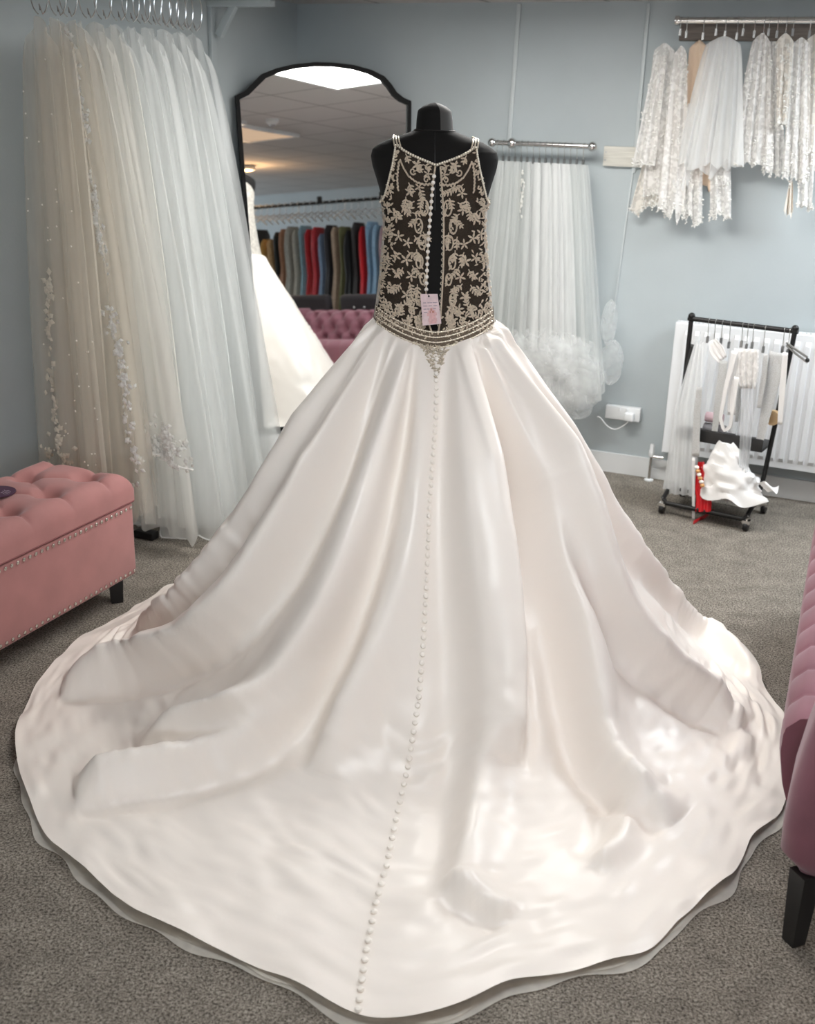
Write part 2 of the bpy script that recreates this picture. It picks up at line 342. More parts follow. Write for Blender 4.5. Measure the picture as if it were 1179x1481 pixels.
# densify arch
mt_ = thing('mirror', 'tall arched mirror in a thin black frame leaning in the room corner', 'mirror', MB0, math.atan2(mr[1], mr[0]))
P3 = lambda x, y, d=0: MB0+mr*x+MU*y+MN*d
cx = sum(p[0] for p in poly)/len(poly); cy = 1.0
M_glass = mat('mirror_glass', (.90, .91, .90), .012, 1.0)
g = MB(); inner = [(p[0]+(.012 if p[0] < cx else -.012)*(1 if abs(p[0]-cx) > .3 else .3), p[1]-(.012 if p[1] > 1 else -.012)) for p in poly]
g.add([P3(x, y, .004) for x, y in inner], [tuple(range(len(inner)))]); g.build('glass', M_glass, mt_, smooth=False)
fr = MB(); q = [P3(x, y, .004) for x, y in poly]
for i in range(len(q)):
    pass
ring_out = [P3(x+(-.006 if x < cx else .006)*min(1, abs(x-cx)/.3), y+(.008 if y > 1 else -.008), 0) for x, y in poly]
ring_in = [P3(x+(.013 if x < cx else -.013)*min(1, abs(x-cx)/.25), y-(.010 if y > 1 else -.010), 0) for x, y in poly]
m = len(poly); vs = []
for i in range(m):
    vs += [ring_out[i]-MN*.02, ring_out[i]+MN*.02, ring_in[i]+MN*.02, ring_in[i]-MN*.02]
fs = []
for i in range(m):
    j = (i+1) % m
    for k in range(4): fs.append((i*4+k, j*4+k, j*4+(k+1) % 4, i*4+(k+1) % 4))
fr.add(vs, fs); fr.build('frame', mat('matte_black_frame', (.006, .006, .006), .6, spec=.15), mt_, smooth=False)
bk = MB(); bk.add([P3(x, y, -.012) for x, y in inner], [tuple(range(len(inner)))]); bk.build('backing', M_blackwood, mt_, smooth=False)
pl = thing('plinth', 'low white box plinth under the tall arched mirror', 'plinth', MB0*np.array([1, 1, 0])+mr*.45, math.atan2(mr[1], mr[0]))
zt = MB0[2]-.024
MB().rbox(MB0*np.array([1, 1, 0])+mr*.40-n0*.02+DZ*(zt/2+.006), (mr, -n0, DZ), (.84, .16, zt-.012), r=.004).build('body', M_white, pl)
MB().box(MB0*np.array([1, 1, 0])+mr*.40-n0*.02+DZ*.003, (mr, -n0, DZ), (.845, .17, .006)).build('base_shadow_strip', M_black, pl, smooth=False)  # black strip standing in for the shadow line at the plinth foot
# ---------------------------------------------------------------- wedding dress on a black dress form
CY = 3.6
def cxz(z): return .069-.034*(z-1.14)          # the form leans a touch
ZY = lambda y: at_plane(629, y, (0, CY, 0), (0, 1, 0))[2]
PXM = 3.46/FPX                                   # metres per pixel at the form
prof = [(470, 20), (475, 0)]
# photo row, half width (px), half depth (m)
rows = [(186, 26, .052), (189, 29, .055), (193, 38, .060), (198, 52, .066), (204, 68, .074), (211, 81, .083), (218, 89, .092), (228, 91.5, .100), (242, 89.5, .106), (262, 83.5, .111),
        (285, 77, .113), (305, 73.5, .113), (330, 72.5, .112), (360, 75, .112), (400, 79, .116), (440, 84.5, .123), (470, 90, .130), (510, 99, .138), (560, 108, .145), (610, 108, .145), (640, 100, .14)]
RZ = np.array([ZY(r[0]) for r in rows]); RX = np.array([r[1]*PXM for r in rows]); RY = np.array([r[2] for r in rows])
o_ = np.argsort(RZ); RZs, RXs, RYs = RZ[o_], RX[o_], RY[o_]
def rx(z): return float(np.interp(z, RZs, RXs))
def ry(z): return float(np.interp(z, RZs, RYs))
def torso(phi, z, off=0.0): return np.array([cxz(z)+(rx(z)+off)*math.sin(phi), CY-(ry(z)+off)*math.cos(phi), z])
form = thing('dress_form', 'black jersey dress form wearing the beaded wedding gown, bare shoulders and neck cap showing', 'dress form', (.069, CY, 0))
zs = np.concatenate([np.linspace(RZs[0], ZY(230), 40), np.linspace(ZY(230), RZs[-1], 30)[1:]])
G = np.array([[torso(2*PI*k/72, z) for z in zs] for k in range(72)])
tb = MB().grid(G, closed_u=True); n = len(tb.v); m = len(zs)
tb.f.append(tuple(k*m for k in range(72))); tb.build('torso', M_dummy, form, angle=180)
# neck cap: slightly flared drum with a low peaked crown, sewn from two panels
zc0, zc1 = ZY(187), ZY(158)
def cap(k0, k1, name, mt_):
    P = []
    for i in range(17):
        a = k0+(k1-k0)*i/16
        P.append([(cxz(z)+r*math.sin(a), CY-r*.95*math.cos(a), z) for r, z in ((.0575, zc0-.002), (.0570, zc0+.006), (.0555, zc0+.028), (.0525, zc1-.010), (.0505, zc1-.003), (.036, zc1+.008), (.014, zc1+.0175), (.0005, zc1+.020))])
    MB().grid(P).build(name, mt_, form, angle=50)
cap(-PI*1.30, PI*.10, 'neck_cap', M_dummy); cap(PI*.10, PI*.70, 'neck_cap', M_dummycap)
MB().tube([torso(2*PI*k/48, ZY(188.5), .001) for k in range(48)], .0022, 5, closed=True).build('neck_seam', M_blackwood, form)
MB().tube([torso(0, z, .0006) for z in np.linspace(ZY(300), ZY(190), 14)], .0014, 5).build('back_seam', M_blackwood, form)
MB().lathe([(.018, .02), (.018, .75)], 14, (.069, CY, 0)).build('pole', M_black, form)
MB().lathe([(.0001, 0.004), (.17, .004), (.17, .014), (.03, .03), (.0001, .03)], 28, (.069, CY, 0)).build('base', M_black, form)

dress = thing('wedding_dress', 'ivory satin wedding gown with beaded lace back and long spread train on the black form', 'wedding dress', (.069, CY, 0))
# ---- skirt: meridians fall as a cone from the dropped waist, then run flat to the hem outline
C0 = np.array([.068, CY])
hem_px = [(243, 850), (185, 884), (130, 914), (92, 945), (46, 1000), (23, 1055), (25, 1100), (45, 1160), (70, 1212), (105, 1240), (150, 1282), (200, 1322), (262, 1346), (330, 1376), (420, 1413), (470, 1444), (520, 1469), (590, 1473), (650, 1462),
          (700, 1440), (740, 1417), (800, 1407), (860, 1394), (935, 1374), (985, 1325), (1025, 1293), (1060, 1268), (1085, 1212), (1130, 1172), (1141, 1140), (1143, 1050), (1106, 992), (1085, 960), (1040, 930)]
hp = []
for x, y in hem_px:
    p = at_z(x, y, .024)[:2]-C0; hp.append((math.atan2(p[0], -p[1]), math.hypot(*p)))
hp.sort()
a0, r0h = hp[0]; a1, r1h = hp[-1]
for f_ in np.linspace(0, 1, 9)[1:-1]:            # closes behind the form, out of sight
    a = a1+(a0+2*PI-a1)*f_; w_ = math.sin(PI*f_)**.6; k = (r1h*(1-f_)+r0h*f_)*(1-w_)+.86*w_
    hp.append(((a+PI) % (2*PI)-PI, k))
hp.sort(); HA = np.array([h[0] for h in hp]); HR = np.array([h[1] for h in hp])
HA3 = np.concatenate([HA-2*PI, HA, HA+2*PI]); HR3 = np.concatenate([HR]*3)
NP, NT = 520, 230
phi = np.linspace(-PI, PI, NP, endpoint=False)
hemr = np.interp(phi, HA3, HR3)
ker = np.array([1, 2, 1])/4.0
hs = hemr.copy()
for _ in range(2): hs = (np.roll(hs, 1)+2*hs+np.roll(hs, -1))/4
hemr = hs
def zwaist(p): return 1.105+.058*np.abs(np.sin(p/2))**1.2*1.4*np.minimum(1, np.abs(p)/1.2) if False else 1.10+.065*(1-np.exp(-(np.abs(p)/.9)**2))
def skirt_base(phi, t):
    """phi (n,), t (m,) -> (n,m,3)"""
    zw = zwaist(phi)[:, None]
    rxw = np.interp(zw, RZs, RXs)+.006; ryw = np.interp(zw, RZs, RYs)+.006
    wx = rxw*np.sin(phi)[:, None]; wy = -ryw*np.cos(phi)[:, None]
    hx = (hemr_f(phi)*np.sin(phi))[:, None]; hy = (-hemr_f(phi)*np.cos(phi))[:, None]
    T = t[None, :]
    X = wx*(1-T)+hx*T; Y = wy*(1-T)+hy*T
    rho = np.hypot(X, Y); rw = np.hypot(wx, wy); L_ = np.hypot(hx, hy)
    RC = (.955+.03*np.cos(phi)-.10*np.clip(-np.cos(phi), 0, 1))[:, None]
    RC = np.minimum(RC, L_-.01)
    s = (rho-rw)/(RC-rw); kk = .16
    g = .5*((1-s)+np.sqrt((1-s)**2+kk*kk)); g0 = .5*(1+math.sqrt(1+kk*kk))
    g = g/g0
    ge = .5*((1-(L_-rw)/(RC-rw))+np.sqrt((1-(L_-rw)/(RC-rw))**2+kk*kk))/g0
    fall = np.clip((rho-rw)/(L_-rw), 0, 1)
    g = g-ge*fall**3
    z = .020+(zw-.020)*np.clip(g, 0, None)
    return np.stack([C0[0]+X, C0[1]+Y, z], -1)
def hemr_f(p): return np.interp(p, np.concatenate([phi-2*PI, phi, phi+2*PI]), np.concatenate([hemr]*3))
tt = np.linspace(0, 1, NT)**1.0
SB = skirt_base(phi, tt)
def grid_normals(G):
    du = np.roll(G, -1, 0)-np.roll(G, 1, 0); dv = np.gradient(G, axis=1); n = np.cross(du, dv); n /= np.linalg.norm(n, axis=-1, keepdims=True)+1e-12
    n *= np.sign(n[..., 2:3]+1e-9); return n
def bvh_of(G, closed=True):
    nu, nv = G.shape[:2]; fs = []
    for i in range(nu if closed else nu-1):
        i2 = (i+1) % nu
        for j in range(nv-1): fs.append((i*nv+j, i2*nv+j, i2*nv+j+1, i*nv+j+1))
    return BVHTree.FromPolygons([tuple(p) for p in G.reshape(-1, 3)], fs)
def cast(bv, x, y):
    h = bv.ray_cast(Vector(CAM), Vector(ray(x, y))); return None if h[0] is None else (np.array(h[0]), h[2], np.array(h[1]))
bvB = bvh_of(SB)
def lay(pts, n=26):
    """pixel polyline -> smooth 3-D polyline lying on the base skirt"""
    P = np.array(pts, float); d = np.concatenate([[0], np.cumsum(np.hypot(*np.diff(P, axis=0).T))]); u = np.linspace(0, d[-1], n)
    X = np.interp(u, d, P[:, 0]); Y = np.interp(u, d, P[:, 1])
    for _ in range(3): X[1:-1] = (X[:-2]+2*X[1:-1]+X[2:])/4; Y[1:-1] = (Y[:-2]+2*Y[1:-1]+Y[2:])/4
    out = []
    for k in range(n):
        h = cast(bvB, X[k], Y[k])
        if h is not None: out.append((h[0], u[k]/d[-1]))
    return out
# folds: (photo polyline of the crest, height, width on the outer side, width on the centre side, centre side +1/-1, shape)
folds = [
 ([(556, 478), (505, 600), (455, 720), (400, 820), (335, 905), (262, 955), (170, 985), (88, 997)], .070, .13, .050, +1, 'tip'),
 ([(590, 502), (566, 620), (540, 730), (508, 830), (460, 930), (395, 1015), (300, 1068), (196, 1092)], .060, .11, .050, +1, 'tip'),
 ([(470, 960), (420, 1030), (340, 1085), (230, 1125), (108, 1150)], .058, .10, .055, +1, 'tip'),
 ([(542, 470), (470, 600), (390, 735), (310, 840), (245, 900), (200, 905)], .045, .10, .05, +1, 'tip'),
 ([(606, 520), (600, 650), (575, 800), (530, 950), (480, 1060), (452, 1120)], .030, .11, .045, -1, 'tip'),
 ([(660, 505), (662, 620), (672, 760), (690, 900), (700, 1030), (690, 1160), (668, 1270), (650, 1310)], .034, .10, .05, -1, 'tip'),
 ([(676, 488), (700, 600), (716, 700), (733, 830), (743, 950), (745, 1050), (740, 1110)], .056, .13, .030, +2, 'tip'),
 ([(692, 480), (730, 590), (765, 680), (798, 800), (826, 930), (850, 1060), (880, 1140), (975, 1192)], .068, .12, .050, -1, 'tip'),
 ([(704, 470), (745, 570), (790, 680), (840, 825), (895, 916), (978, 1000), (1072, 1054)], .070, .13, .050, -1, 'tip'),
 ([(712, 460), (770, 570), (835, 680), (900, 790), (985, 890), (1100, 985)], .036, .09, .045, -1, 'tip'),
 ([(640, 1275), (680, 1300), (740, 1328)], .022, .06, .035, -1, 'tip'),
 ([(880, 1140), (905, 1165), (900, 1225), (860, 1255)], .026, .05, .04, -1, 'tip'),
]
SN = grid_normals(SB); disp = np.zeros(SB.shape[:2]); V = SB.reshape(-1, 3); PHI = np.repeat(phi, NT)
for pts, hgt, wo, wi, side, _ in folds:
    L3 = lay(pts)
    if len(L3) < 3: continue
    Q = np.array([p for p, _u in L3]); U_ = np.array([u for _p, u in L3]); QP = np.arctan2(Q[:, 0]-C0[0], -(Q[:, 1]-C0[1]))
    best = np.full(len(V), 1e9); bu = np.zeros(len(V)); bs = np.zeros(len(V))
    for k in range(len(Q)-1):
        A, B = Q[k], Q[k+1]; d = B-A; w = np.clip(((V-A)@d)/(d@d+1e-12), 0, 1); pt = A+w[:, None]*d
        dist = np.linalg.norm(V-pt, axis=1); u = U_[k]+(U_[k+1]-U_[k])*w
        # side: compare horizontal perpendicular
        sd = d[0]*(V[:, 1]-pt[:, 1])-d[1]*(V[:, 0]-pt[:, 0])
        up = dist < best; best[up] = dist[up]; bu[up] = u[up]; bs[up] = sd[up]
    # bs>0: left of the travel direction (seen from above); travel is waist -> hem, so left = viewer's right
    cen = (bs > 0) if side == 1 else ((bs < 0) if side == -1 else (bs > 0))
    w = np.where(cen, wi*.80, wo*.85)*(.30+.70*np.clip(bu/.35, 0, 1))*(1-.22*np.clip((bu-.6)/.4, 0, 1))
    env = np.clip(bu/.30, 0, 1)**.9*.97+.03; env = env*np.clip((1-bu)/.09, 0, 1)**.6
    env = np.where(bu >= .999, env*0+0, env)
    prof_f = np.exp(-(best/w)**2)
    tr_ = np.where(cen, np.exp(-((best-2.3*w)/(1.1*w))**2), 0)
    disp += ((1.95 if pts[-1][0] < 560 else 1.7)*hgt*env*(prof_f-.30*tr_)).reshape(disp.shape)
def noise2(nu, nv, seed):
    r = np.random.default_rng(seed).normal(size=(nu, nv)); u = np.linspace(0, nu, NP, endpoint=False); v = np.linspace(0, nv-1.001, NT)
    iu = u.astype(int); fu = (u-iu)[:, None]; fu = fu*fu*(3-2*fu); iv = v.astype(int); fv = (v-iv)[None, :]; fv = fv*fv*(3-2*fv)
    a = r[iu % nu][:, iv]; b = r[(iu+1) % nu][:, iv]; c = r[iu % nu][:, iv+1]; d = r[(iu+1) % nu][:, iv+1]
    return (a*(1-fu)+b*fu)*(1-fv)+(c*(1-fu)+d*fu)*fv
T2 = tt[None, :]; FR = np.clip((2.1-np.abs(phi))/.4, .0, 1)[:, None]
disp += (.3+.7*FR)*.0045*noise2(60, 16, 3)*np.clip(T2*2, 0, 1)*np.clip((1-T2)*8, 0, 1)
disp += FR*.0026*noise2(150, 46, 4)*np.clip(T2*2.2-.4, 0, 1)
pk_ = np.clip(noise2(26, 9, 8)-.35, 0, 1); disp += FR*.010*pk_*noise2(95, 62, 9)*np.clip(T2*2.5-.5, 0, 1)*np.clip((1-T2)*10, 0, 1)
# knife pleats fanning out of the waist seam
pl = np.zeros(NP)
for c in (-1.45, -1.15, -.88, -.62, -.36, .36, .60, .84, 1.08, 1.32, 1.6):
    d = (phi-c)*(-np.sign(c)); pl += np.where(d < 0, np.exp(-(d/.16)**2), np.exp(-(d/.035)**2))
for c in np.arange(1.9, 4.4, .28): pl += np.exp(-((((phi-c+PI) % (2*PI))-PI)/.09)**2)
disp += .011*pl[:, None]*np.exp(-(T2/.30)**2)*np.clip(T2/.02, 0, 1)
hw = .006*np.sin(phi*13+1)+.005*np.sin(phi*29)+.002*np.sin(phi*47+2)
SK = SB+SN*disp[..., None]
SK[..., 2] += (hw[:, None]+.006)*np.clip((T2-.9)/.1, 0, 1)
SK[..., 2] = np.maximum(SK[..., 2], .014)
smb = MB().grid(SK, closed_u=True)
skirt = smb.build('skirt', M_satin, dress, angle=180)
bvS = bvh_of(SK)
# dark grey netting layers peeping out under the front hem
def hem_band(r0_, r1_, zin, zout, name, seed):
    k = (np.abs(phi) < 1.2); ph = phi[k]; hr = hemr_f(ph); rr = np.random.default_rng(seed)
    fade = np.clip((1.2-np.abs(ph))/.35, 0, 1); wv = .006*np.sin(ph*31+seed)+.006*np.sin(ph*53)
    P = []
    for i, p in enumerate(ph):
        row = []
        for w in np.linspace(0, 1, 5):
            r = hr[i]*(1-.06*(1-w)) + (r1_*w+wv[i]*w)*fade[i]-.05*(1-fade[i])
            row.append((C0[0]+r*math.sin(p), C0[1]-r*math.cos(p), zin+(zout-zin)*w))
        P.append(row)
    return MB().grid(P).build(name, M_underlay, dress, angle=180)
hem_band(0, .000, .0085, .0075, 'underskirt', 1); hem_band(0, .016, .006, .004, 'underskirt', 5)
# covered buttons down the centre back to the hem
bpath = np.array([(632, 520), (631, 545), (630, 600), (624, 680), (620, 740), (616, 850), (612, 930), (606, 1010), (592, 1100), (574, 1180), (560, 1250), (543, 1310), (529, 1380), (522, 1430), (518, 1462)], float)
dcum = np.concatenate([[0], np.cumsum(np.hypot(*np.diff(bpath, axis=0).T))])
bm_ = MB(); bm_.lathe([(.0001, -.003), (.0065, -.002), (.0078, .0015), (.0062, .0050), (.0001, .0068)], 12)
b0o = bm_.build('button', M_button, None); b0o.parent = dress
def place_button(p, nrm, sc_=1.0):
    global b0u
    o = b0o if not b0u else b0o.copy()
    if b0u: col.objects.link(o)
    b0u = True; o.parent = dress
    q = Vector(nrm).to_track_quat('Z', 'Y'); o.rotation_mode = 'QUATERNION'; o.rotation_quaternion = q
    o.location = MATS[dress.name].inverted() @ Vector(p+np.array(nrm)*.001); o.scale = (sc_,)*3
b0u = False
s = 0.0; cnt = 0
while s < dcum[-1] and cnt < 80:
    x = np.interp(s, dcum, bpath[:, 0]); y = np.interp(s, dcum, bpath[:, 1]); h = cast(bvS, x, y)
    if h is not None:
        nn = h[2] if h[2]@(CAM-h[0]) > 0 else -h[2]; place_button(h[0], nn, 1.08); cnt += 1
    s += 10.3+4.2*np.clip((y-520)/900, 0, 1)
# ---- bodice net: two halves with an open keyhole back
cxp = lambda y: 629.0
def S(x, y, off=.006):
    z = ZY(y); cx_ = 589.5+0; k = (x-629.0)*PXM/(rx(z)+off)
    if abs(k) < .97: ph_ = math.asin(k)
    else: ph_ = math.copysign(math.asin(.97)+(abs(k)-.97)*6, k)
    return torso(ph_, z, off)
def Snrm(x, y):
    a = S(x-1, y); b = S(x+1, y); c = S(x, y-1); d = S(x, y+1); n = np.cross(b-a, c-d); return n/np.linalg.norm(n)
open_l = [(236, 631), (260, 627.5), (300, 624), (340, 621), (380, 619), (420, 617.5), (450, 619), (478, 629)]
open_r = [(236, 635), (260, 637), (300, 640), (340, 640.5), (380, 640), (420, 638), (450, 636), (478, 631.5)]
arm_l = [(210, 573), (225, 571), (240, 568), (262, 562.5), (285, 556), (300, 545)]
neck_l = [(577, 211), (585, 217), (596, 223), (608, 228), (620, 232.5), (632, 237)]
ip = lambda tab, y: float(np.interp(y, [t_[0] for t_ in tab], [t_[1] for t_ in tab]))
waist_y = lambda x: 486-27*min(1.6, abs(x-629)/88)**1.6
def half(sgn):
    P = []
    for i in range(41):
        u = i/40; row = []
        for j in range(60):
            v = j/59
            xi = 572+(632-572)*u
            ytop = float(np.interp(xi, [p[0] for p in neck_l], [p[1] for p in neck_l]))
            yb = 488-26*(1-u)**1.6
            y = ytop+(yb-ytop)*v
            xo = ip(open_l if sgn < 0 else [(a, 1260-b) for a, b in open_r], y)
            xa = ip(arm_l, y)
            x = xa+(xo-xa)*u
            # side wraps round the form below the armhole
            if sgn > 0: x = 1260-x
            row.append(S(x, y, .005))
        P.append(row)
    return MB().grid(P).build('bodice_net', M_bodnet, dress, angle=180)
half(-1); half(1)
# sides and front of the bodice: opaque lace (its front shows in the mirror)
P = []
for k in range(49):
    a = math.radians(72)+(2*PI-2*math.radians(72))*k/48; row = []
    fr_ = math.sin((a-math.radians(72))/(2*PI-2*math.radians(72))*PI)
    for z in np.linspace(float(zwaist(np.array([((a+PI) % (2*PI))-PI]))[0])-.01, ZY(300)+(.16*fr_**2), 26): row.append(torso(a, z, .007))
    P.append(row)
MB().grid(P).build('bodice_front', M_lacec, dress, angle=180)
# ---- lace appliqué drawn in place on the back
class Lace(MB):
    def leaf(s, x, y, ang, ln, w, off=.0075):
        n = 8; c, si = math.cos(ang), math.sin(ang); pts = []
        for k in range(n):
            a = 2*PI*k/n; lx = ln/2*(1+math.cos(a)); ly = w/2*math.sin(a)*(1-.25*math.cos(a)); pts.append((x+lx*c-ly*si, y+lx*si+ly*c))
        vs = [S(px, py, off) for px, py in pts]+[S(x+ln*.5*c, y+ln*.5*si, off+.0035)]
        s.add(vs, [(k, (k+1) % n, n) for k in range(n)])
    def stem(s, pts, r=.0018, off=.0085): s.tube([S(x, y, off) for x, y in pts], r, 5)
    def flower(s, x, y, r, n=5, a0=0.0):
        for k in range(n): s.leaf(x+1.5*math.cos(a0+2*PI*k/n), y+1.5*math.sin(a0+2*PI*k/n), a0+2*PI*k/n, r*1.08, r*.46)
        s.ball(S(x, y, .010), .0042, 6)
    def sprig(s, x, y, ang, n=4, ln=7.4, step=4.0, curl=.12, w=2.7):
        pts = [(x, y)]
        for k in range(n):
            ang += curl; x += step*math.cos(ang); y += step*math.sin(ang); pts.append((x, y))
            for sg in (-1, 1): s.leaf(x, y, ang+sg*.95, ln*(1-.08*k), w)
        s.leaf(x, y, ang, ln, w); s.stem(pts)
    def scroll(s, x, y, r, a0, turns=1.1, sg=1):
        pts = []
        for k in range(16):
            f_ = k/15; a = a0+sg*2*PI*turns*f_; q = r*(1-.72*f_); pts.append((x+q*math.cos(a), y+q*math.sin(a)*1.15))
        s.stem(pts, [.0030-.0014*k/15 for k in range(16)])
def mirror_tab(side):
    fx = (lambda x: x) if side < 0 else (lambda x: 1261-x)
    fa = (lambda a: a) if side < 0 else (lambda a: PI-a)
    return fx, fa
for side in (-1, 1):
    fx, fa = mirror_tab(side); L_ = Lace(); r_ = random.Random(5 if side < 0 else 9)
    def scal(pts, amp=1.3, per=5.0, r=.0028):
        P = np.array(pts, float); d = np.concatenate([[0], np.cumsum(np.hypot(*np.diff(P, axis=0).T))]); out = []
        for s_ in np.arange(0, d[-1], 1.0):
            x = np.interp(s_, d, P[:, 0]); y = np.interp(s_, d, P[:, 1]); k = amp*math.sin(2*PI*s_/per); out.append((fx(x+k*.6), y+k))
        L_.stem(out, r)
    # neckline spray and swags
    for x, y, a in ((588, 222, .9), (600, 232, .5), (612, 236, .2), (600, 246, -.6)): L_.sprig(fx(x), y, fa(a), 2, 6.5, 4, .2*(-side))
    L_.flower(fx(604), 237, 6.5); L_.flower(fx(619), 249, 5.5); L_.scroll(fx(598), 246, 4.5, fa(.5), 1.1, -side); L_.scroll(fx(617), 257, 4.5, fa(0), 1.1, side)
    scal([(580, 230), (585, 242), (592, 253), (602, 260.6), (613, 264), (625, 263)]); scal([(579, 232), (577, 245), (576, 258), (577, 274)])
    for x, y, a, n in ((592, 262, 1.0, 3), (606, 270, .8, 3), (612, 282, 2.2, 3), (588, 282, 1.4, 3), (582, 296, 1.2, 3), (597, 304, .4, 3), (600, 288, 2.8, 2), (571, 300, 1.3, 3)): L_.sprig(fx(x), y, fa(a), n, 6.6, 4.2, .18*r_.choice((-1, 1)))
    for x, y, r in ((594, 275, 6.2), (607, 268, 5.5), (592, 298, 6.8), (574, 312, 6.8), (565, 333, 6.5), (577, 339, 6.8), (590, 347, 6.2), (573, 367, 6.2), (588, 371, 7.2), (560, 372, 6), (575, 392, 6), (595, 393, 6.5), (566, 412, 6.5), (588, 420, 6.8), (561, 440, 6.5), (578, 440, 6.5), (597, 437, 6.2), (606, 452, 6), (585, 459, 6), (568, 462, 6)):
        L_.flower(fx(x), y, r, 5, r_.random()*3)
    # paisley loops along the opening
    for x, y, r in ((614, 296, 7.5), (606, 322, 7), (611, 345, 7), (607, 372, 6.5), (612, 396, 5.5), (606, 424, 6), (611, 446, 5)):
        pts = [(fx(x+r*.75*math.sin(2*PI*k/14)), y+r*1.45*math.cos(2*PI*k/14)) for k in range(14)]
        if r < 8: L_.tube([S(p, q, .0085) for p, q in pts], .0028, 5, closed=True)
        for k in range(5): L_.leaf(fx(x+2), y-r+k*r*.5, fa(r_.uniform(-.8, .8)+PI/2), 5.5, 2.6)
    for x, y, a, n in ((603, 310, 1.9, 3), (612, 330, 1.2, 3), (600, 336, 1.2, 3), (603, 355, 1.7, 3), (590, 358, 1.0, 4), (597, 378, 1.3, 4), (583, 382, 1.8, 3), (604, 404, 1.4, 3), (592, 402, 1.0, 4), (580, 404, 1.9, 4), (600, 418, .8, 3), (594, 450, -1.2, 5), (583, 436, -1.0, 4), (604, 468, -1.5, 4), (575, 452, -.9, 4), (562, 455, -1.0, 4), (590, 470, -1.1, 4), (613, 470, -1.7, 4)):
        L_.sprig(fx(x), y, fa(a), n, 6.4, 4.2, .15*r_.choice((-1, 1)))
    # dense embroidery down the side edge and above the waist
    for k in range(210):
        y = r_.uniform(285, 470); e = 553 if y < 300 else float(np.interp(y, [300, 360, 420, 470], [556, 552, 548, 542])); x = e+abs(r_.gauss(0, 9))
        L_.leaf(fx(x), y, r_.uniform(0, 6.28), r_.uniform(5, 7.5), r_.uniform(2.0, 2.9))
    for k in range(80):
        x = r_.uniform(550, 622); y = r_.uniform(440, 478)-12*((x-629)/80)**2
        L_.leaf(fx(x), y, r_.uniform(0, 6.28), r_.uniform(5, 7), r_.uniform(2.2, 3))
    for k in range(46):
        y = r_.uniform(216, 300); x = float(np.interp(y, [216, 240, 262, 300], [574, 570, 565, 557]))+r_.uniform(0, 5)
        L_.leaf(fx(x), y, r_.uniform(0, 6.28), 5.2, 2.6)
    L_.build('lace_applique', M_lacegold, dress, angle=60)
    # beaded edges: neckline, armhole, opening
    E_ = MB()
    for tab, rad, st in (([(p[0], p[1]) for p in neck_l], .0047, 3.6), ([(ip(arm_l, y)+1, y) for y in range(211, 300, 6)], .0040, 3.2)):
        P = np.array(tab, float); d = np.concatenate([[0], np.cumsum(np.hypot(*np.diff(P, axis=0).T))])
        for s_ in np.arange(0, d[-1], st): E_.ball(S(fx(np.interp(s_, d, P[:, 0])), np.interp(s_, d, P[:, 1]), .009), rad, 6)
    E_.build('bead_edging', M_beads, dress)
    ed = MB(); tab = open_l if side < 0 else open_r
    ed.tube([S(ip(tab, y)+(-1.2 if side < 0 else 1.2), y, .008) for y in np.arange(238, 478, 6)], .0030, 6); ed.build('placket_edge', M_lacegold, dress)
    st_ = MB()
    # three rouleau straps over each shoulder
    for k in (-1, 0, 1):
        pts = []
        for f_ in np.linspace(0, 1, 7):
            x = fx(577+4.4*k-3.5*f_-f_*k*.6); y = 213-15*f_-1.5*k*(-1 if side > 0 else -1)*.5
            pts.append(S(x, y, .012+.006*f_+.003*math.sin(PI*f_)))
        st_ = MB().tube(pts, .0027, 6); st_.build('strap', M_beads, dress)
# loops on the right edge, satin buttons on the left edge
lp = MB()
for y in np.arange(262, 462, 8.2):
    x = ip(open_r, y); pts = [S(x-1.6*math.sin(PI*k/6)-.2, y-2.2+4.4*k/6, .008) for k in range(7)]; lp.tube(pts, .0011, 5)
lp.build('button_loops', M_beads, dress)
for y in np.arange(252, 424, 8.8):
    if cnt >= 99: break
    x = ip(open_l, y)-1; place_button(S(x, y, .010), Snrm(x, y), .8); cnt += 1
# beaded waist bands dipping to the centre, and the gold lace point below them
wb = MB()
for dy in (-20, -13, -6, 1):
    P = [(x, waist_y(x)+dy+3) for x in np.arange(543, 716, 2.9)]
    for i, (x, y) in enumerate(P):
        if dy == -2 and False: continue
        wb.ball(S(x, y, .010), .0036 if i % 2 else .0029, 6, sc=(1.3, 1, .8))
wb.build('waist_beading', M_beads, dress)
M_netband = mat('brown_net_band', (.16, .12, .085), .8, noise=.4, nscale=260)
band = MB(); band.grid([[S(x, waist_y(x)+dy, .0085) for dy in (-19, -8, 3)] for x in np.arange(538, 721, 4)]); band.build('waist_band', M_netband, dress, angle=180)
pk = MB(); r_ = random.Random(3)
def onskirt(x, y, off):
    h = cast(bvS, x, y)
    if h is None: return None
    nn = h[2] if h[2]@(CAM-h[0]) > 0 else -h[2]; return h[0]+nn*off
for k in range(560):
    x = r_.uniform(556, 704) if k % 2 else r_.gauss(630, 26); lim = 484+40*max(0, 1-abs(x-630)/20)+18*max(0, 1-abs(x-630)/80)-24*(abs(x-630)/88)**1.7
    y = r_.uniform(474-22*(abs(x-630)/88)**1.7, lim+6)
    if abs(x-630) > 76: continue
    p = onskirt(x, y, .003)
    if p is None or p[2] < .85: continue
    a = r_.uniform(0, 6.28); l_ = r_.uniform(.006, .011); d1 = np.array([math.cos(a), -.3, math.sin(a)])*l_; d2 = np.array([-math.sin(a), -.1, math.cos(a)])*l_*.42
    pk.add([p-d1, p+d2, p+d1, p-d2, p+np.array([0, -.004, 0])], [(0, 1, 4), (1, 2, 4), (2, 3, 4), (3, 0, 4)])
pk.build('waist_applique', M_beads, dress)
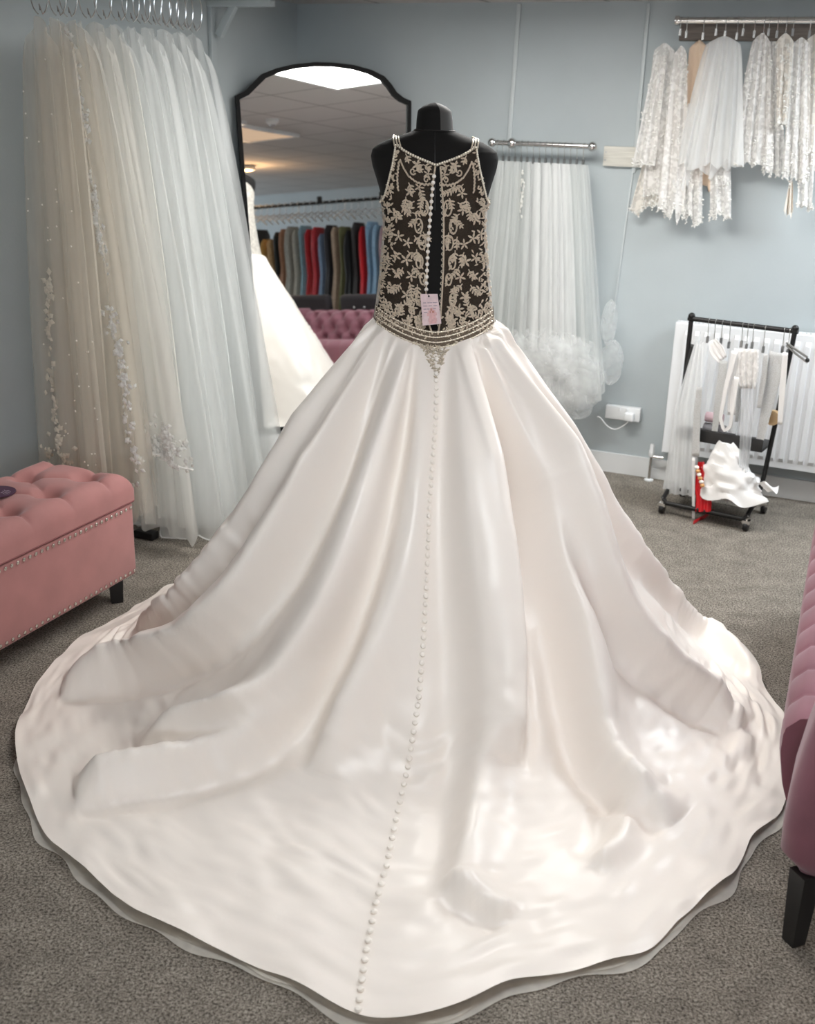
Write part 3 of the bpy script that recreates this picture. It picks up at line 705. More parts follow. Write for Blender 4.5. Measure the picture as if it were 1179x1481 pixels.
# ---- paper swing tag hanging in the open back
tg = thing('price_tag', 'pink paper swing tag hanging at the open lace back of the gown', 'price tag', S(622, 430, .02))
tc_ = [(608, 425), (633, 425), (638.5, 468), (611.5, 471)]
q4 = [S(621, y, .026)*np.array([0, 1, 0])+np.array([at_plane(x, y, S(621, y, .026), (0, 1, 0))[0], 0, at_plane(x, y, S(621, y, .026), (0, 1, 0))[2]]) for x, y in tc_]
def tagp(u, v, d=0): return (q4[0]*(1-u)+q4[1]*u)*(1-v)+(q4[3]*(1-u)+q4[2]*u)*v+np.array([0, -d, 0])
M_tag = mat('pink_card', (.72, .55, .56), .6, noise=.10, nscale=60); M_ink = mat('grey_print', (.25, .20, .24), .7); M_rust = mat('rust_print', (.50, .22, .17), .7, noise=.2, nscale=200); M_blush = mat('blush_print', (.70, .42, .42), .7, noise=.12, nscale=150)
MB().add([tagp(u, v, d) for d in (0, .0012) for u, v in ((0, 0), (1, 0), (1, 1), (0, 1))], [(0, 1, 2, 3), (4, 7, 6, 5), (0, 4, 5, 1), (1, 5, 6, 2), (2, 6, 7, 3), (3, 7, 4, 0)]).build('card', M_tag, tg, smooth=False)
pr = MB()
def strip(mb, u0, u1, v0, v1, d=.0016): mb.add([tagp(u0, v0, d), tagp(u1, v0, d), tagp(u1, v1, d), tagp(u0, v1, d)], [(0, 1, 2, 3)])
for v, words in ((.285, ((.13, .30), (.36, .62), (.66, .92))), (.385, ((.12, .34), (.40, .60), (.70, .88))), (.485, ((.12, .26), (.32, .44), (.64, .80))), (.59, ((.12, .32),))):
    for u0, u1 in words:
        u = u0
        while u < u1: strip(pr, u, u+.022, v-.016, v+.016); u += .034
pr.build('printed_lines', M_ink, tg, smooth=False)
bl = MB()
for c, w in ((.50, .10), (.58, .22), (.66, .30), (.76, .20), (.84, .26), (.92, .22)): strip(bl, .58-w, .58+w*.8, c-.05, c+.05, .0014)
bl.build('printed_figure', M_blush, tg, smooth=False)
bl = MB(); strip(bl, .50, .57, .47, .55); strip(bl, .44, .50, .55, .62); strip(bl, .57, .68, .55, .62); bl.build('printed_motif', M_rust, tg, smooth=False)
MB().lathe([(.0001, 0), (.003, 0), (.003, .0008), (.0001, .0008)], 12, tagp(.48, .075, .0012), ((1, 0, 0), (0, 0, 1), (0, -1, 0))).build('eyelet', M_black, tg)
MB().tube([tagp(.48, .08, .002), tagp(.42, -.02, .003), tagp(.38, -.12, .002)], .0008, 5).build('string', M_black, tg)
# ---------------------------------------------------------------- tufted furniture
def tuft_h(U, Vv, nodes, segs, dimple, groove, sn=.045, sg=.018):
    h = np.zeros(U.shape)
    for (x, y) in nodes: h = np.minimum(h, -dimple*np.exp(-(((U-x)**2+(Vv-y)**2)/sn**2)))
    g = np.zeros(U.shape)
    for (x0, y0, x1, y1) in segs:
        dx, dy = x1-x0, y1-y0; w = np.clip(((U-x0)*dx+(Vv-y0)*dy)/(dx*dx+dy*dy), 0, 1); d = np.hypot(U-x0-w*dx, Vv-y0-w*dy)
        g = np.minimum(g, -groove*np.exp(-d/sg))
    return np.minimum(h, g)+.35*np.maximum(h, g)
# ---- pink storage ottoman by the left wall
OA0, OA1, OB0, OB1 = .235, .652, 2.47, 3.75
ott = thing('ottoman', 'pink velvet storage ottoman with buttoned lid and nailhead rows beside the left wall', 'ottoman', room((OA0+OA1)/2, (OB0+OB1)/2), ROOMROT)
MB().rbox(room((OA0+OA1)/2, (OB0+OB1)/2, .245), (DA, DB, DZ), (OA1-OA0, OB1-OB0, .29), r=.012).build('body', M_pink, ott)
nu, nv = 90, 240; ua = np.linspace(0, 1, nu); vb = np.linspace(0, 1, nv); U, Vb = np.meshgrid(ua, vb, indexing='ij')
A_ = OA0-.004+(OA1-OA0+.008)*U; B_ = OB0-.004+(OB1-OB0+.008)*Vb
nodes = []; segs = []
rowsA = (OA0+.11, OA1-.12); sb = .205
for i in range(8):
    for k, ra in enumerate(rowsA):
        b = OB0+.11+sb*i+(sb/2 if k == 0 else 0)
        if b > OB1-.05: continue
        nodes.append((ra, b))
        segs.append((ra, b, OA0-.02, b) if k == 0 else (ra, b, OA1+.02, b+.01))
        oth = rowsA[1-k]
        for db in (-sb/2, sb/2):
            if k == 0 and OB0+.05 < b+db < OB1: segs.append((ra, b, oth, b+db))
segs += [(rowsA[1], OB0+.11, rowsA[1]-.03, OB0-.02), (rowsA[0], OB0+.11+sb/2, rowsA[0]-.02, OB0-.02)]
ed = np.minimum(np.minimum(A_-OA0, OA1-A_), np.minimum(B_-OB0, OB1-B_)); edc = np.clip((ed+.006)/.07, 0, 1); dome = np.sqrt(1-(1-edc)**2)
Hh = .425+.085*dome+tuft_h(A_, B_, nodes, segs, .055, .017)*np.clip(ed/.03+.25, 0, 1)
P = K+DA*A_[..., None]+DB*B_[..., None]+DZ*Hh[..., None]
lid = MB().grid(P); n_ = nu*nv
rim = [(i, 0) for i in range(nu)]+[(nu-1, j) for j in range(1, nv)]+[(i, nv-1) for i in range(nu-2, -1, -1)]+[(0, j) for j in range(nv-2, 0, -1)]
low = [P[i, j]*np.array([1, 1, 0])+DZ*.398 for i, j in rim]; b0_ = len(lid.v); lid.v.extend(map(tuple, low))
for k in range(len(rim)):
    k2 = (k+1) % len(rim); i, j = rim[k]; i2, j2 = rim[k2]; lid.f.append((i*nv+j, i2*nv+j2, b0_+k2, b0_+k))
lid = lid.build('lid', M_pink, ott, angle=70)
for x, y in nodes: MB().ball(room(x, y, .468), .011, 10, sc=(1, 1, .5)).build('button', M_pink, lid)
MB().tube([room(OA0, OB1, .395), room(OA1+.001, OB1, .395), room(OA1+.001, OB0, .395), room(OA0, OB0, .395)], .0045, 6).build('seam_piping', M_pinkdark, ott)
for z in (.372, .118):
    nb = MB()
    for k in range(44): nb.ball(room(OA1+.0015, OB0+.018+.0285*k, z), .0075, 8, (DB, DZ, DA), (1, 1, .6))
    for k in range(13): nb.ball(room(OA0+.02+.031*k, OB0-.0015, z), .0075, 8, (DA, DZ, DB), (1, 1, .6))
    nb.build('nailhead_row', M_nail, ott)
for a in (OA0+.05, OA1-.05):
    for b in (OB0+.07, OB1-.07): MB().lathe([(.030, 0), (.036, .10)], 4, room(a, b, .0005), (DA*1.0, DB, DZ)).build('leg', M_blackwood, ott, smooth=False)
# round plum card lying on the lid
pc = at_z(-4, 712, .515); M_plum = mat('plum_card', (.065, .02, .05), .5); M_script = mat('pale_script', (.55, .45, .52), .6)
disc = thing('round_sign', 'round dark plum sign lying on the pink ottoman lid', 'sign', pc)
MB().lathe([(.0001, 0), (.062, 0), (.062, .003), (.0001, .003)], 40, pc).build('card', M_plum, disc, angle=30)
ms = MB()
for k in range(3):
    pts = [pc+np.array([.018+.030*t_, -.015+.014*k+.004*math.sin(9*t_+k)-.012*t_, .0038]) for t_ in np.linspace(0, 1, 14)]; ms.tube(pts, .0009, 4)
ms.build('script_mark', M_script, disc)
# ---- mauve velvet sofa at the right edge
SA0, SA1, SB0, SB1 = 3.06, 3.80, 1.35, 3.40
sofa = thing('sofa', 'mauve velvet sofa with channelled seat front at the right edge of the room', 'sofa', room((SA0+SA1)/2, (SB0+SB1)/2), ROOMROT)
# channelled seat: rounded front with vertical tucks
nu, nv = 40, 260; P = np.zeros((nu, nv, 3))
prof_s = [(3.09, .20), (3.06, .23), (3.03, .31), (3.012, .40), (3.012, .465), (3.05, .508), (3.14, .515), (3.3, .50), (3.58, .48)]
pp = np.array(prof_s); dd = np.concatenate([[0], np.cumsum(np.hypot(*np.diff(pp, axis=0).T))]); uu = np.linspace(0, dd[-1], nu)
pa, pz = np.interp(uu, dd, pp[:, 0]), np.interp(uu, dd, pp[:, 1])
nrm = np.stack([-np.gradient(pz), np.gradient(pa)], -1); nrm /= np.linalg.norm(nrm, axis=1, keepdims=True)+1e-9
for j in range(nv):
    b = SB0+.16+(SB1-.18-SB0-.16)*j/(nv-1); ch = .014*abs(math.sin(PI*(b-SB0)/.145))**.5; env = np.clip(1-(uu/dd[-1]-.55)/.2, 0, 1)
    for i in range(nu):
        P[i, j] = room(pa[i]+.028*(b-1.7)+nrm[i, 0]*(ch-.014)*env[i], b, pz[i]+nrm[i, 1]*(ch-.014)*env[i])
sm = MB().grid(P)
for j in (0, nv-1):
    k0 = len(sm.v); sm.v.extend(map(tuple, P[:, j])); sm.v.append(tuple(P[-1, j]*np.array([1, 1, 0])+DZ*.2)); sm.f.append(tuple(range(k0, k0+nu+1)))
sm.build('seat', M_mauve, sofa, angle=60)
MB().rbox(room((SA0+SA1)/2+.03, (SB0+SB1)/2, .24), (DA, DB, DZ), (SA1-SA0-.10, SB1-SB0-.04, .10), r=.02).build('base_rail', M_mauve, sofa)
# back with diamond tufting
nu, nv = 70, 200; zz = np.linspace(0, 1, nu); bb = np.linspace(0, 1, nv); Z_, B2 = np.meshgrid(zz, bb, indexing='ij')
Bv = SB0+.02+(SB1-SB0-.04)*B2; arc = .45+.33*Z_
nodes = []; segs = []; sx, sz = .15, .11
for r_i in range(4):
    for k in range(14):
        b = SB0+.10+sx*k+(sx/2 if r_i % 2 else 0); z = .50+sz*.75*r_i
        if b > SB1-.05: continue
        nodes.append((b, z))
        for db in (-sx/2, sx/2): segs.append((b, z, b+db, z+sz*.75 if r_i < 3 else z+.06))
hh = tuft_h(Bv, arc, nodes, segs, .045, .018, .035, .014)
top = .725-.05*np.clip((Bv-SB1+.35)/.35, 0, 1)**2
ang = np.clip((arc-.60)/.18, 0, 1)*PI*.62
Ab = SA0+.50+.02+.10*(Z_)+.05*(1-np.cos(ang)); Zb = np.minimum(arc, .64)+.075*np.sin(ang)*(top/.725)+(arc-.64).clip(0)*.25
P = K+DA*(Ab-hh)[..., None]+DB*Bv[..., None]+DZ*(Zb+hh*.2)[..., None]
MB().grid(P).build('back', M_mauve, sofa, angle=180)
MB().rbox(room(SA1-.05, (SB0+SB1)/2, .45), (DA, DB, DZ), (.12, SB1-SB0-.04, .48), r=.04).build('back_frame', M_mauve, sofa)
for b0_, b1_ in ((SB1-.19, SB1), (SB0, SB0+.17)):
    # arm: plain velvet block, flared a little and rounded along the top
    rows_ = []
    for f_, z in ((.0, .20), (.35, .215), (.62, .30), (.86, .42), (1.0, .54), (1.0, .60), (.9, .640), (.6, .655)):
        pass
    mb = MB(); ring = []
    Nz = 12
    G = []
    for i, z in enumerate([.195, .205, .24, .32, .42, .52, .62, .70, .745, .76]):
        gr = [-.035, -.018, -.006, .004, .010, .014, .012, .004, -.014, -.05][i]
        pts = []
        a0_, a1_ = SA0+.035+(.030 if i < 2 else 0)-gr*.3+.06*max(0, (z-.36)/.40)**1.3, SA1; bb0, bb1 = b0_-gr*.5, b1_+gr; rr = .045
        for (cx_, cy_, st) in ((a1_-rr, bb1-rr, 0), (a0_+rr, bb1-rr, 1), (a0_+rr, bb0+rr, 2), (a1_-rr, bb0+rr, 3)):
            for k in range(7):
                an = PI/2*st+PI/2*k/6; pts.append(room(cx_+rr*math.cos(an), cy_+rr*math.sin(an), z))
        G.append(pts)
    G = np.array(G).transpose(1, 0, 2); mb.grid(G, closed_u=True); nn_ = G.shape[1]
    mb.f.append(tuple(k*nn_ for k in range(G.shape[0]))); mb.f.append(tuple(k*nn_+nn_-1 for k in range(G.shape[0]))[::-1])
    mb.build('arm', M_mauve, sofa, angle=60)
for a, b in ((SA0+.10, SB1-.035), (SA1-.06, SB1-.035), (SA0+.10, SB0+.06), (SA1-.06, SB0+.06)):
    MB().lathe([(.026, 0), (.036, .197)], 4, room(a, b, .0005), (DA, DB, DZ)).build('leg', M_blackwood, sofa, smooth=False)

# ---------------------------------------------------------------- back wall fittings
M_rad = mat('radiator_enamel', (.80, .81, .82), .35)
bR = .10; q0 = at_b(979, 466, bR); q1 = at_b(957, 654, bR); ra0 = (toroom(q0)[0]+toroom(q1)[0])/2; rz1, rz0 = q0[2], q1[2]
ra1 = ra0+1.15
radi = thing('radiator', 'white ribbed panel radiator on the back wall behind the black rolling rack', 'radiator', room((ra0+ra1)/2, .06, rz0), ROOMROT)
aa = np.linspace(ra0, ra1, 34*8); rib = .010*np.clip(1.4*np.cos(2*PI*(aa-ra0)/.034), -1, 1)*0+0
off = np.where(((aa-ra0) % .0475) < .026, .010, 0.0); P = []
for a, d in zip(aa, off):
    e = 0 if ra0+.03 < a < ra1-.03 else 1
    d = 0 if e else d
    P.append([room(a, bR+x, z) for x, z in ((-.012, rz1), (0, rz1-.004), (0, rz1-.035), (d, rz1-.055), (d, rz0+.055), (0, rz0+.035), (0, rz0+.004), (-.012, rz0))])
MB().grid(P).build('panel', M_rad, radi, angle=25)
gr = MB()
for k in range(60): gr.box(room(ra0+.02+(ra1-ra0-.04)*k/59, .064, rz1-.004), (DA, DB, DZ), (.009, .052, .004))
gr.box(room((ra0+ra1)/2, .034, rz1-.006), (DA, DB, DZ), (ra1-ra0, .012, .012)); gr.box(room((ra0+ra1)/2, .09, rz1-.006), (DA, DB, DZ), (ra1-ra0, .012, .012)); gr.build('top_grille', M_rad, radi, smooth=False)
for a in (ra0, ra1): MB().rbox(room(a, .062, (rz0+rz1)/2), (DA, DB, DZ), (.006, .076, rz1-rz0), r=.002).build('side_panel', M_rad, radi)
for a in (ra0+.25, ra1-.25): MB().box(room(a, .012, (rz0+rz1)/2), (DA, DB, DZ), (.04, .022, .3)).build('wall_bracket', M_rad, radi, smooth=False)
va = toroom(at_b(943, 652, .06))[0]; vz = at_b(943, 652, .06)[2]
vb_ = MB(); vb_.tube([room(va, .06, .004), room(va, .06, vz-.02)], .0075, 10); vb_.tube([room(va, .06, vz-.03), room(ra0+.005, .06, vz-.03)], .009, 10); vb_ = vb_.build('valve_pipe', M_chrome, radi)
MB().lathe([(.014, -.03), (.016, -.015), (.015, .0), (.012, .004), (.0125, .03), (.009, .036), (.0001, .037)], 14, room(va, .06, vz)).build('valve_cap', M_white, radi)
MB().lathe([(.024, 0), (.024, .006), (.009, .010)], 16, room(va, .06, .001)).build('floor_collar', M_white, radi)
# twin socket with plug and looped flex
sA = at_b(879, 583, .0); sB = at_b(927, 609, .0); sa0, sz1 = toroom(sA)[0], sA[2]; sa1, sz0 = toroom(sB)[0], sB[2]
sock = thing('wall_socket', 'white double wall socket low on the back wall under the veils', 'socket', room((sa0+sa1)/2, .0, sz0), ROOMROT)
MB().rbox(room((sa0+sa1)/2, .019, (sz0+sz1)/2), (DA, DB, DZ), (sa1-sa0, .036, sz1-sz0), r=.005).build('backbox', M_white, sock)
for k in (0, 1): MB().rbox(room(sa0+(sa1-sa0)*(.40+.22*k), .038, (sz0+sz1)/2+.022), (DA, DB, DZ), (.012, .006, .02), r=.002).build('switch', M_white, sock)
pg = thing('plug', 'white plug in the double wall socket with a drooping white flex', 'plug', room(sa1-.055, .05, sz0), ROOMROT)
MB().rbox(room(sa1-.052, .056, (sz0+sz1)/2-.008), (DA, DB, DZ), (.05, .034, .045), r=.008).build('body', M_white, pg)
MB().tube([room(sa1-.052+.005*0, .06, (sz0+sz1)/2-.028)]+[room(sa1-.05-.17*f_, .055, (sz0+sz1)/2-.03-.055*math.sin(PI*min(1, f_*1.1))) for f_ in np.linspace(.05, 1, 14)], .0035, 8).build('flex', M_white, pg)
# whitewashed plank fixed to the wall
pA = at_b(876, 211, .0); pB = at_b(928, 242, .0); wa0, wz1, wa1, wz0 = toroom(pA)[0], pA[2], toroom(pB)[0], pB[2]
plank = thing('wall_batten', 'short whitewashed pine board screwed to the back wall between the two rails', 'board', room((wa0+wa1)/2, 0, wz0), ROOMROT)
MB().rbox(room((wa0+wa1)/2, .014, (wz0+wz1)/2), (DA, DB, DZ), (wa1-wa0, .026, wz1-wz0), r=.002).build('board', M_wood, plank)
for u, v in ((.06, .3), (.06, .7), (.88, .25), (.9, .78)): MB().lathe([(.0001, 0), (.004, 0), (.004, .001), (.0001, .0015)], 10, room(wa0+(wa1-wa0)*u, .0275, wz0+(wz1-wz0)*v), (DA, DZ, DB)).build('screw', M_steel, plank)
# white shelf bracket high on the left wall
def at_a(x, y, a): return at_plane(x, y, room(a, 0), DA)
p0 = at_a(302, 0, .0); p1 = at_a(306, 120, .0); bb_ = toroom(p1)[1]
brk = thing('shelf_bracket', 'white painted wooden shelf bracket high on the left wall', 'bracket', room(0, bb_, p1[2]), ROOMROT)
MB().rbox(room(.012, bb_, (p1[2]+2.25)/2), (DA, DB, DZ), (.022, .042, 2.25-p1[2]), r=.003).build('upright', M_wall, brk)
A_ = at_b(317, 52, bb_); B_ = at_b(346, -8, bb_); d_ = B_-A_; L_ = np.linalg.norm(d_); d_ /= L_
MB().rbox((A_+B_)/2, (d_, DB, np.cross(d_, DB)), (L_, .03, .035), r=.003).build('brace', M_wall, brk)
MB().rbox(room(.17, bb_, 2.235), (DA, DB, DZ), (.34, .05, .028), r=.003).build('arm', M_wall, brk)
# ---------------------------------------------------------------- hanging cloth
def sheet(top, bot, wd, nd, W0, W1, a0, a1, pl, ph, nu=60, nv=34, rag=.03, seed=0, ease=.75, shift=0.0, wob=.8):
    r = np.random.default_rng(seed); top = np.array(top); bot = np.array(bot); u = np.linspace(0, 1, nu); v = np.linspace(0, 1, nv)
    rg = np.interp(u, np.linspace(0, 1, 12), r.normal(size=12))*rag
    h1, h2 = r.uniform(0, 6.28, 2); P = np.zeros((nu, nv, 3))
    for j, vv in enumerate(v):
        e = vv**ease; w = W0+(W1-W0)*e; am = a0+(a1-a0)*vv**.8
        uu = u-.5+.03*np.sin(2*PI*u*3+h1+2*vv)*vv
        off = am*(np.sin(2*PI*pl*u+ph+wob*np.sin(2.5*vv+h1))+.22*np.sin(2*PI*pl*2.3*u+h2))/1.2
        c = top+(bot-top)*vv; zadd = rg*vv**3*np.linalg.norm(bot-top)
        P[:, j] = c+np.outer(uu*w, wd)+np.outer(off+shift*vv, nd)+np.outer(zadd, DZ)
    return P
def petals(mb, P, nd, spots, n, size, r, spread=.05):
    nu, nv = P.shape[:2]
    for (cu, cv) in spots:
        for k in range(n):
            i = int(np.clip((cu+r.gauss(0, spread))*(nu-1), 0, nu-1)); j = int(np.clip((cv+r.gauss(0, spread*.5))*(nv-1), 0, nv-1))
            i2, j2 = min(i+1, nu-1), min(j+1, nv-1)
            c = P[i, j]+(P[i2, j2]-P[i, j])*r.random()+nd*.006; a = r.uniform(0, 6.28); l_ = size*r.uniform(.6, 1.2)
            e1 = np.array([*(np.cross(nd, DZ)[:2]), 0]); d1 = (e1*math.cos(a)+DZ*math.sin(a))*l_+nd*r.uniform(-.3, .3)*l_; d2 = (-e1*math.sin(a)+DZ*math.cos(a))*l_*.45
            mb.add([c-d1*.2, c+d1*.4+d2, c+d1, c+d1*.4-d2, c+d1*.45+nd*.004], [(0, 1, 4), (1, 2, 4), (2, 3, 4), (3, 0, 4)])
    return mb
def hook_hanger(name, label, group, p, rdir, zr, mt_, r=.016, clip=True, big=False):
    """wire hook over a rail (rail passes through p at height zr) running down to a sprung clip at p"""
    t = thing(name, label, 'hanger', p, 0, group); p = np.array(p); nd = np.cross(DZ, rdir)
    pts = [np.array([p[0], p[1], zr])+nd*r*math.cos(a)+DZ*r*math.sin(a) for a in np.linspace(-.5, PI, 12)]
    if big: pts = [np.array([p[0], p[1], (zr+p[2])/2])+nd*.040*math.cos(a)+DZ*((zr-p[2])/2+.004)*math.sin(a) for a in np.linspace(PI*1.42, -PI*.42, 26)]
    else: pts = pts[::-1][::-1]
    pts = pts+[np.array([p[0], p[1], p[2]+.03])-nd*r*.2, np.array([p[0], p[1], p[2]+.01])]
    MB().tube(pts, .0018 if not big else .0022, 6).build('hook', mt_, t)
    if clip:
        c = MB()
        for s_ in (-1, 1): c.box(p+rdir*0+nd*s_*.005+DZ*(-.002), (rdir, nd*math.cos(.2*s_)+DZ*math.sin(.2*s_), DZ), (.010, .003, .030))
        c.build('clip', M_clip, t, smooth=False)
    return t
# ---- veils on the left wall rail (rail runs along the left wall, just above the frame)
RA = .30; RZ_ = float(at_a(275, -9, .30)[2])
lr = thing('garment_rail', 'chrome garment rail along the left wall holding the long veils', 'rail', room(RA, 1.7, RZ_), ROOMROT)
MB().tube([room(RA, toroom(at_a(284, 10, RA))[1]-.02, RZ_), room(RA, 2.62, RZ_)], .0125, 12).build('rail_tube', M_chrome, lr)
MB().tube([room(RA, 2.55, RZ_-.10), room(RA, 2.55, RZ_+.06)], .014, 12).build('end_post', M_black, lr)
for b in (1.5, 2.62):
    MB().tube([room(.002, b, RZ_), room(RA, b, RZ_)], .010, 8).build('wall_arm', M_black, lr)
tops = [(70, 24), (116, 16), (160, 30), (190, 30), (214, 36), (232, 40), (248, 44), (264, 46), (276, 47)]
veil_spec = [
 # label, tulle, bottom a, bottom z, bottom width, applique spots (u,v), petals material
 ('sheer beige veil with pearl drops, nearest the wall end of the left rail', M_tulleb, .27, .34, .34, [(.35, .55), (.30, .62), (.25, .74), (.3, .82), (.35, .9), (.4, .94), (.15, .95)], M_appliqueb),
 ('ivory veil with white lace sprays trailing down it, second on the left rail', M_tulleb, .36, .20, .42, [(.75, .03), (.8, .08), (.82, .15), (.8, .30), (.82, .36), (.8, .41), (.8, .58), (.85, .64), (.9, .70), (.82, .78), (.88, .86)], M_applique),
 ('ivory veil ending in a scalloped lace hem, third on the left rail', M_tulle, .42, .44, .50, [(.6, .93), (.7, .96), (.8, .95), (.9, .96), (.75, .99), (.85, .99), (.95, .97), (.65, .99)], M_applique),
 ('plain ivory veil with wide soft folds, fourth on the left rail', M_tulle, .40, .08, .46, [(.9, .62), (.92, .70)], M_applique),
 ('long white veil with a bright corded hem reaching the carpet', M_tullew, .42, .03, .50, [], M_applique),
 ('white floor length veil, sixth on the left rail', M_tullew, .42, .05, .50, [(.7, .35), (.72, .42), (.75, .48)], M_applique),
 ('white floor length veil with a faint sparkle, seventh on the left rail', M_tullew, .43, .06, .52, [], M_applique),
 ('soft white veil second from the mirror on the left rail', M_tullew, .45, .08, .54, [], M_applique),
 ('soft white veil hanging closest to the arched mirror', M_tullew, .47, .06, .56, [], M_applique)]
BV0, ZV0 = toroom(at_a(70, 24, RA))[1:]; BV1, ZV1 = toroom(at_a(274, 46, RA))[1:]
for i, ((tx, ty), (lab, mt_, ba, bz, bw, spots, mp_)) in enumerate(zip(tops, veil_spec)):
    b_ = BV0+(BV1-BV0)*i/8; z_ = ZV0+(ZV1-ZV0)*i/8; T = room(RA, b_, z_)
    v = thing('bridal_veil', lab, 'veil', T, 0, 'long veils on the left rail')
    Ps = []
    for k in (0, 1):
        P = sheet(room(RA-.02+.02*k, b_+.03-.05*k, z_), room(ba, b_+.017-.034*k, bz+.03*k), DA, DB, .15+.02*k, bw*(1-.08*k), .014, .028, 3+k*.7+(i % 2)*.6, i*1.3+k*2, nu=84, nv=40, rag=.012, seed=i*3+k, ease=.62)
        # gather to a soft peak at the clip
        for u_ in range(P.shape[0]): P[u_, :, 2] -= .30*abs(u_/(P.shape[0]-1)-.5)**1.4*np.linspace(1, 0, P.shape[1])**2
        P[:, :, 2] = np.maximum(P[:, :, 2], .012+.004*k)
        lay_o = MB().grid(P).build('tulle_layer', mt_, v, angle=180); Ps.append(P)
    if spots:
        pm = petals(MB(), Ps[0], DB, spots, 22, .024, random.Random(i), .045); pm.build('lace_applique', mp_, v, smooth=False)
    if i in (2,):
        sc_ = MB(); sc_.tube([Ps[0][k, -1]+DB*.003 for k in range(Ps[0].shape[0])], .004, 5); sc_.build('hem_trim', M_applique, v)
        petals(MB(), Ps[0], DB, [(q, .955+.03*math.sin(q*20)) for q in np.linspace(.05, .95, 16)], 14, .022, random.Random(44), .02).build('scalloped_hem', M_applique, v, smooth=False)
    if i in (4, 6, 8):
        MB().tube([Ps[0][k, -1]+DB*.002 for k in range(Ps[0].shape[0])], .003, 5).build('hem_trim', M_tullefluff, v)
    if i == 0:
        pb = MB(); rr = random.Random(2)
        for k in range(46): pb.ball(Ps[0][rr.randrange(4, 80), rr.randrange(3, 38)]+DB*.004, .0035, 6)
        pb.build('pearl_drops', M_button, v)
hx = [58, 84, 100, 128, 150, 172, 190, 206, 222, 236, 247, 258, 268, 281]
for i, x in enumerate(hx):
    T = at_a(x, 14+i*2.0, RA); a_, b_, z_ = toroom(T)
    hook_hanger('hanger', 'chrome ring hanger on the rail above the long veils by the left wall', 'chrome ring hangers on the left rail', room(RA, b_, z_-.012), DB, RZ_, M_chrome, big=True, clip=False)
# dark foot of a floor stand under the veils
fp = at_z(212, 778, 0); fa, fb, _ = toroom(fp)
fs_ = thing('stand_foot', 'small black stand foot on the carpet beneath the veil hems', 'stand', room(fa, fb, 0), ROOMROT)
MB().rbox(room(fa, fb, .018), (DA, DB, DZ), (.10, .05, .034), r=.005).build('foot_block', M_black, fs_)
MB().tube([room(fa-.06, fb+.04+.02*math.cos(a), .02+.018*math.sin(a)+.004) for a in np.linspace(0, 2*PI, 14)[:-1]], .003, 6, closed=True).build('ring', M_white, fs_)

# ---- middle rail on the back wall with short tulle veils
mb_ = .13; rA = at_b(712, 206.5, mb_); rB = at_b(857, 211.5, mb_); ma0, mz0 = toroom(rA)[0], rA[2]; ma1 = toroom(rB)[0]; mz = (rA[2]+rB[2])/2
mrl = thing('garment_rail', 'short chrome rail with ball ends on the back wall behind the dress form', 'rail', room((ma0+ma1)/2, mb_, mz), ROOMROT)
MB().tube([room(ma0, mb_, mz), room(ma1, mb_, mz)], .0125, 12).build('rail_tube', M_chrome, mrl)
for a in (ma0, ma0+.105, ma1): MB().ball(room(a, mb_, mz), .023 if a != ma0+.105 else .026, 14).build('ball_end', M_chrome, mrl)
for a in (ma0+.105, ma1-.02): MB().tube([room(a, .001, mz), room(a, mb_, mz)], .009, 8).build('wall_arm', M_chrome, mrl)
wdm = DA*math.cos(.75)+DB*math.sin(.75); ndm = -DA*math.sin(.75)+DB*math.cos(.75)
mlabels = ['short white veil hidden most by the dress form\'s shoulder', 'short white veil with a frayed edge, second on the middle rail', 'white veil with a trailing beaded comb on the middle rail', 'white veil with lace petals near its top on the middle rail', 'sheer white veil in the middle of the middle rail', 'white veil with a full gathered ruffle at its foot on the middle rail', 'plain white veil behind the ruffled one on the middle rail', 'white veil third from the open end of the middle rail', 'white veil second from the open end of the middle rail', 'white veil at the open end of the middle rail above the wall socket']
NV = 10
